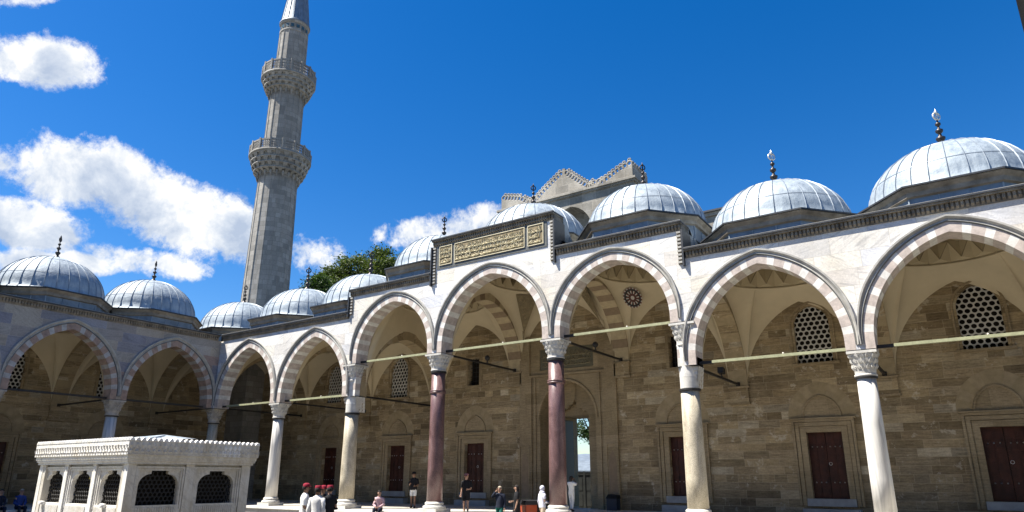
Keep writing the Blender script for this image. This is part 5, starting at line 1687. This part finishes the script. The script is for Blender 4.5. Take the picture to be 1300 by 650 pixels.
person(gp(592, 31.4, -.12), R(20), 'person all in black with short trousers and a pinkish cap standing before a red door', C_BLACK, C_BLACK, 1.78, ('down', 'front'), 'short', 'shorts', ('cap', cloth('faded_pink_cap', (.34,.16,.15))), HAIR)
person(gp(634.5, 27.5, -.5), R(10), 'fair haired person in a navy sweater and teal trousers walking in the court', C_NAVY, C_GREEN, 1.66, ('raised', 'down'), 'long', 'trousers', None, HAIR_G, stride=.12)
person(gp(656, 28.0, -.5), R(-60), 'person in a long black dress with dark hair, beside the orange bin', C_BLACK, C_BLACK, 1.70, ('front', 'down'), 'short', 'robe', None, HAIR, hair_long=True)
person(gp(688.5, 27.6, -.5), R(150), 'person in a white headscarf and pale top with beige trousers, left of a red column', C_LILAC, C_BEIGE, 1.68, ('front', 'down'), 'long', 'trousers', None, None, scarf=C_LILAC, stride=.12)
person(gp(725.5, 31.5, 0.), R(170), 'dark haired person in white with raised hands, right of a red column by the portal', C_WHITE, C_WHITE, 1.58, 'raised', 'short', 'trousers', None, HAIR, hair_long=True, skin=SKIN_D)
for px_, lab, c1 in ((8, 'person in dark blue sitting in the deep shade at the left edge', C_NAVY), (34, 'person in brighter blue with a pale head sitting in the shade beside the fountain', C_BLUE)):
    q = ray(px_, 632); t = (1.2-CAM.x)/q.x; p = CAM+q*t
    person((.50, p.y, -.02), R(90), lab, c1, C_NAVY, 1.70, 'lap', 'long', 'trousers', None, HAIR if px_ < 20 else HAIR_G, pose='sit')

# ================================================================== BINS AND LAMPS
def bin_(loc, rz, w, d, h, label, mb_, ml, name='litter_bin', cat='bin'):
    t = thing(name, label, cat, None, loc, rz)
    p = MB(); p.prism([(-w/2, 0), (w/2, 0), (w/2, h), (-w/2, h)], -d/2, d/2, 'y', 0)
    p.box(-w/2+.04, w/2-.04, -d/2-.015, -d/2-.001, .08, h-.08, 0)
    p.build('body', mb_, t)
    p = MB(); p.prism([(-w/2-.03, h+.001), (w/2+.03, h+.001), (w/2-.02, h+.16), (-w/2+.1, h+.20)], -d/2-.03, d/2+.03, 'y', 0); p.box(-w*.3, w*.3, -d/2-.05, -d/2-.031, h+.03, h+.09, 0)
    p.build('lid', ml, t)
    return t
bl_ = gp(671, 28.3, -.5)
bin_(bl_, R(-30), .56, .5, .92, 'orange red bin with a black lid standing in the court between two visitors', simple('orange_red_plastic', (.30,.045,.012), .5, .1, 5.), C_BLACK)
bin_(gp(680.5, 29.0, -.5), R(-30), .42, .45, .90, 'black bin right behind the person in the white headscarf', C_BLACK, C_BLACK)
q = ray(780, 640); t = (6.7-CAM.y)/q.y; p = CAM+q*t
bin_((p.x, 6.6, 0), 0, .55, .4, .55, 'dark low box against the wall right of the portal', simple('dark_blue_box', (.02,.028,.045), .5), C_BLACK, 'storage_box', 'box')

def floodlight(loc, label, ball=True):
    t = thing('floodlight', label, 'lamp', 'floodlights on the cross rods', loc)
    p = MB()
    if ball: p.lathe([(.001, -.14), (.10, -.11), (.15, 0), (.12, .09), (.04, .15), (.001, .16)], 0, 0, 14)
    else:
        p.prism([(-.16, -.10), (.16, -.16), (.20, .08), (-.12, .14)], -.12, .12, 'x')
    p.build('housing', M['iron'], t)
    p = MB(); p.box(-.02, .02, -.02, .02, -.24, -.12, 0); p.box(-.06, .06, -.03, .03, -.27, -.238, 0); p.build('bracket', M['iron'], t)
    return t
floodlight((XS[3], 4.4, ZH+.40), 'round black floodlight on the cross rod left of the middle bay')
floodlight((XS[4], 4.2, ZH+.40), 'round black floodlight on the cross rod right of the middle bay')
floodlight((XS[5], 4.6, ZL+.40), 'square black floodlight on the low cross rod behind the stepped column on the right', False)

# near post at the right border
pp = CAM+ray(1297, 10)*4.2
post = thing('post', 'dark upright post close to the viewer, cut by the upper right border', 'post', None, (pp.x, pp.y, -.5))
rgt = Vector((math.cos(YAW), -math.sin(YAW), 0))
p = MB()
c0 = rgt*.085
sl = rgt*(-.05)
p.tube([c0+sl*0+Vector((0, 0, .0)), c0+Vector((0, 0, 3.0)), c0+Vector((0, 0, 5.6))], [.09, .085, .08], 14)
p.build('shaft', simple('black_post_paint', (.007,.007,.007), .8, .1, 5., spec=.1), post)
p = MB(); p.lathe([(.20, 0), (.20, .06), (.12, .12), (.10, .4)], c0.x, c0.y, 16); p.build('foot', M['iron'], post)

# ================================================================== TREES and the building beyond the portal
def leaf_tree(name, label, loc, trunk_h, crown, nclump, nleaf, size, mat, seed, dens_r=.9, group=None):
    """crown: list of (cx,cy,cz,rx,ry,rz) lobes relative to loc"""
    rr_ = random.Random(seed)
    t = thing(name, label, 'tree', group, loc)
    tr = MB()
    tr.tube([(0, 0, 0), (.1, .05, trunk_h*.5), (0, .1, trunk_h)], [.45, .34, .25], 10)
    clumps = []
    for k in range(nclump):
        L = rr_.choice(crown)
        while True:
            v = Vector((rr_.uniform(-1, 1), rr_.uniform(-1, 1), rr_.uniform(-1, 1)))
            if .15 < v.length < 1: break
        v = v.normalized()*(v.length**.45)
        clumps.append(Vector((L[0]+v.x*L[3], L[1]+v.y*L[4], L[2]+v.z*L[5])))
    for c in clumps[::3]:
        m_ = Vector((0, .1, trunk_h)).lerp(c, .5)+Vector((rr_.uniform(-.3, .3), rr_.uniform(-.3, .3), .2))
        tr.tube([(0, .1, trunk_h*.92), tuple(m_), tuple(c)], [.12, .07, .025], 5)
    tr.build('trunk', M['trunk'], t)
    lf = MB()
    for c in clumps:
        cr = dens_r*rr_.uniform(.55, 1.15)
        for q in range(nleaf):
            d = Vector((rr_.gauss(0, 1), rr_.gauss(0, 1), rr_.gauss(0, .8)))
            p_ = c+d*cr*.48
            a = Vector((rr_.gauss(0, 1), rr_.gauss(0, 1), rr_.gauss(0, .6))).normalized()
            b = a.cross(Vector((rr_.gauss(0, 1), rr_.gauss(0, 1), rr_.gauss(0, 1)))).normalized()
            L_ = size*rr_.uniform(.6, 1.3)
            lf.face([tuple(p_), tuple(p_+a*L_*.5+b*L_*.28), tuple(p_+a*L_), tuple(p_+a*L_*.5-b*L_*.28)])
    lf.build('crown', mat, t)
    return t
def far(px, py, dist):
    q = ray(px, py); h_ = math.hypot(q.x, q.y); p_ = CAM+q*(dist/h_); return p_
c = far(462, 345, 66)
leaf_tree('broad_tree', 'broad dark green tree rising behind the lead domes right of the minaret', (c.x, c.y, -.5), c.z-2.5,
    [(0, 0, c.z-.6, 3.6, 3.2, 2.9), (2.6*.83, 2.6*.56, c.z+.2, 3.2, 3., 2.5), (-2.4*.83, -2.4*.56, c.z-1.6, 2.6, 2.6, 2.2)], 250, 170, .24, M['leaf'], 3, .80)
c = far(408, 366, 60)
leaf_tree('small_tree', 'small darker tree just right of the minaret behind the lead domes', (c.x, c.y, -.5), c.z-1.8, [(0, 0, c.z-.3, 1.5, 1.5, 1.7)], 44, 230, .20, M['leaf_dark'], 9, .8)
c = far(741, 548, 52)
leaf_tree('garden_tree', 'leafy tree hanging over the garden seen through the open portal', (c.x+1.3, c.y+1.0, -.5), 3.2, [(-.8, -.5, 6.2, 1.6, 1.5, 1.5)], 22, 130, .19, M['leaf_dark'], 21, .55)
c = far(744, 590, 70)
tomb = thing('garden_building', 'low building with a pale lead roof seen through the open portal', 'building', None, (c.x, c.y, -.5))
p = MB(); p.lathe([(9., 0), (9., 2.5)], 0, 0, 8, 0, False)
for j in range(8):
    a_ = 2*PI*(j+.5)/8; d = Vector((math.cos(a_), math.sin(a_), 0)); t_ = Vector((-d.y, d.x, 0)); cc = d*(9.*math.cos(PI/8)+.01)
    for o in (-2.2, 0, 2.2):
        p.face([tuple(cc+t_*(o-.55)+Vector((0, 0, .3))), tuple(cc+t_*(o+.55)+Vector((0, 0, .3))), tuple(cc+t_*(o+.55)+Vector((0, 0, 1.9))), tuple(cc+t_*(o-.55)+Vector((0, 0, 1.9)))], 1)
p.build('wall', [simple('dark_garden_wall', (.05,.045,.038), .9, .3, 1.), M['dark']], tomb)
p = MB(); p.lathe([(9.5, 2.5), (9.5, 2.62), (6.5, 3.5), (3.2, 4.1), (.05, 4.35)], 0, 0, 8, 0, False); p.build('roof', [M['lead_side'], M['seam']], tomb)

c = far(741, 620, 47)
gf = thing('garden_fence', 'dark panelled garden fence seen low through the open portal', 'fence', None, (c.x, c.y, -.5), .35)
FD = simple('dark_fence_wood', (.03,.032,.028), .8, .3, 2.)
for k in range(7):
    p = MB(); p.box(-3.9+k*1.3, -3.78+k*1.3, -.06, .06, 0, 2.42, 0); p.build('fence_post', FD, gf)
for k in range(6):
    p = MB(); p.box(-3.775+k*1.3, -2.605+k*1.3, -.02, .02, .05, 2.2, 0); p.box(-3.70+k*1.3, -2.68+k*1.3, -.035, -.021, .2, 1.0, 0); p.box(-3.70+k*1.3, -2.68+k*1.3, -.035, -.021, 1.2, 2.05, 0)
    p.box(-3.775+k*1.3, -2.605+k*1.3, -.05, .05, 2.201, 2.29, 0); p.build('fence_panel', FD, gf)

# ================================================================== SKY, SUN, CAMERA
SUN_AZ, SUN_EL = R(180+50), R(59.5)     # clockwise from +y
sdir = Vector((math.sin(SUN_AZ)*math.cos(SUN_EL), math.cos(SUN_AZ)*math.cos(SUN_EL), math.sin(SUN_EL)))
w = bpy.data.worlds.new('World'); scene.world = w; w.use_nodes = True
T = NT(w.node_tree); bg = w.node_tree.nodes['Background']
sky = T.n('ShaderNodeTexSky', sky_type='NISHITA')
sky.sun_disc = False; sky.sun_elevation = SUN_EL; sky.sun_rotation = SUN_AZ; sky.altitude = 100; sky.air_density = 1.0; sky.dust_density = .25; sky.ozone_density = 2.6
hs = T.n('ShaderNodeHueSaturation', {'Hue': .508, 'Saturation': 1.43, 'Value': 1.0, 'Color': sky.outputs[0]})
tc = T.n('ShaderNodeTexCoord').outputs['Generated']
dirn = T.n('ShaderNodeVectorMath', {0: tc}, operation='NORMALIZE').outputs[0]
wn = T.noise(dirn, 5., 5, .6, 'Color')
wn = T.n('ShaderNodeVectorMath', {0: wn, 1: (.5, .5, .5)}, operation='SUBTRACT').outputs[0]
dw = T.vadd(dirn, T.vscale(wn, (.07, .07, .05)))
def blob(px, py, rx, ry, rot=0., gain=1.):
    d = ray(px, py).normalized()
    u = (ray(px+8, py).normalized()-d); k = u.length/8; u = u/u.length
    v = d.cross(u).normalized()
    if v.z < 0: v = -v
    uu = (u*math.cos(rot)+v*math.sin(rot))/(k*rx); vv = (-u*math.sin(rot)+v*math.cos(rot))/(k*ry)
    du = T.n('ShaderNodeVectorMath', {0: dw, 1: tuple(uu)}, operation='DOT_PRODUCT').outputs['Value']
    dv = T.n('ShaderNodeVectorMath', {0: dw, 1: tuple(vv)}, operation='DOT_PRODUCT').outputs['Value']
    du = T.math('SUBTRACT', du, d.dot(uu)); dv = T.math('SUBTRACT', dv, d.dot(vv))
    e_ = T.math('ADD', T.math('MULTIPLY', du, du), T.math('MULTIPLY', dv, dv))
    fac = T.math('MULTIPLY', T.math('SUBTRACT', 1., e_), gain)
    return fac, dv
blobs = [(58, 78, 90, 44, R(-8), .95), (110, 222, 135, 58, R(-10), 1.), (215, 268, 118, 58, R(-26), 1.), (300, 303, 76, 40, R(-20), .95), (15, 285, 115, 48, R(-8), 1.), (60, 335, 130, 24, 0., .85), (180, 332, 90, 22, R(-10), .7), (402, 320, 44, 30, R(10), .62), (545, 290, 80, 26, R(8), .72), (625, 278, 66, 26, 0., .75), (20, 2, 60, 10, 0., .3), (-40, 205, 80, 34, 0., .9)]
tot = None; wsum = None; vsum = None
for b_ in blobs:
    f_, dv_ = blob(*b_)
    tot = f_ if tot is None else T.math('MAXIMUM', tot, f_)
    w_ = T.math('MAXIMUM', f_, .001); wv = T.math('MULTIPLY', w_, dv_)
    wsum = w_ if wsum is None else T.math('ADD', wsum, w_)
    vsum = wv if vsum is None else T.math('ADD', vsum, wv)
vrel = T.math('DIVIDE', vsum, wsum)
tot = T.math('MAXIMUM', tot, -1.2)
n1 = T.noise(dirn, 11., 10, .62, dist=.25)
n2 = T.noise(T.vadd(dirn, (3.1, 1.7, .4)), 36., 8, .72)
n3 = T.noise(T.vadd(dirn, (1.3, 2.7, 5.4)), 9., 4, .55)
dens = T.math('ADD', tot, T.math('MULTIPLY', T.math('SUBTRACT', n1, .5), 2.3))
dens = T.math('ADD', dens, T.math('MULTIPLY', T.math('SUBTRACT', n2, .5), 1.25))
n5 = T.noise(T.vadd(dirn, (7.1, .7, 2.4)), 95., 6, .7)
dens = T.math('ADD', dens, T.math('MULTIPLY', T.math('SUBTRACT', n5, .5), .65))
alpha = T.n('ShaderNodeMapRange', {'Value': dens, 'From Min': .02, 'From Max': .68, 'To Min': 0., 'To Max': 1.}, interpolation_type='SMOOTHSTEP').outputs[0]
alpha = T.math('MULTIPLY', alpha, .97)
off = Vector((sdir.x, sdir.y, sdir.z+.6)).normalized()*.022
n1b = T.noise(T.vadd(dirn, tuple(off)), 11., 7, .6, dist=.25)
lit = T.math('ADD', .60, T.math('MULTIPLY', T.math('SUBTRACT', n1, n1b), 2.0))
lit = T.math('ADD', lit, T.math('MULTIPLY', vrel, .20))
lit = T.math('ADD', lit, T.math('MULTIPLY', T.math('SUBTRACT', n3, .5), 1.5))
lit = T.math('ADD', lit, T.math('MULTIPLY', T.math('SUBTRACT', n2, .5), .35))
lit = T.math('SUBTRACT', lit, T.math('MULTIPLY', T.math('SUBTRACT', T.math('MINIMUM', dens, 1.4), .6), .24))
ccol = T.ramp(lit, [(.20, (3.1,3.65,4.6)), (.45, (4.5,4.9,5.5)), (.70, (6.6,6.6,6.5))])
skyc = T.mix(alpha, hs.outputs[0], ccol)
T.link(skyc, bg.inputs[0]); bg.inputs[1].default_value = .066

sun = bpy.data.lights.new('sun', 'SUN'); sun.energy = 5.0; sun.angle = R(.53); sun.color = (1., .95, .86)
so = bpy.data.objects.new('sun', sun); COL.objects.link(so); so.rotation_euler = (-sdir).to_track_quat('-Z', 'Y').to_euler()
cam = bpy.data.cameras.new('camera'); co = bpy.data.objects.new('camera', cam); COL.objects.link(co)
cam.sensor_fit = 'HORIZONTAL'; cam.sensor_width = 36.; cam.lens = FPX/1300*36.
cam.shift_y = (CYPX-325)/1300
cam.clip_start = .1; cam.clip_end = 4000
co.matrix_world = Matrix(((rt.x, up.x, -fw.x, CAM.x), (rt.y, up.y, -fw.y, CAM.y), (rt.z, up.z, -fw.z, CAM.z), (0, 0, 0, 1)))
scene.camera = co
scene.render.resolution_x = 1024; scene.render.resolution_y = 512
scene.view_settings.view_transform = 'Standard'; scene.view_settings.look = 'None'; scene.view_settings.gamma = 1.; scene.view_settings.exposure = 1.34
scene.view_settings.use_curve_mapping = False
scene.cycles.max_bounces = 8; scene.cycles.diffuse_bounces = 2; scene.cycles.glossy_bounces = 2; scene.cycles.transmission_bounces = 4
scene.cycles.sample_clamp_indirect = 4.
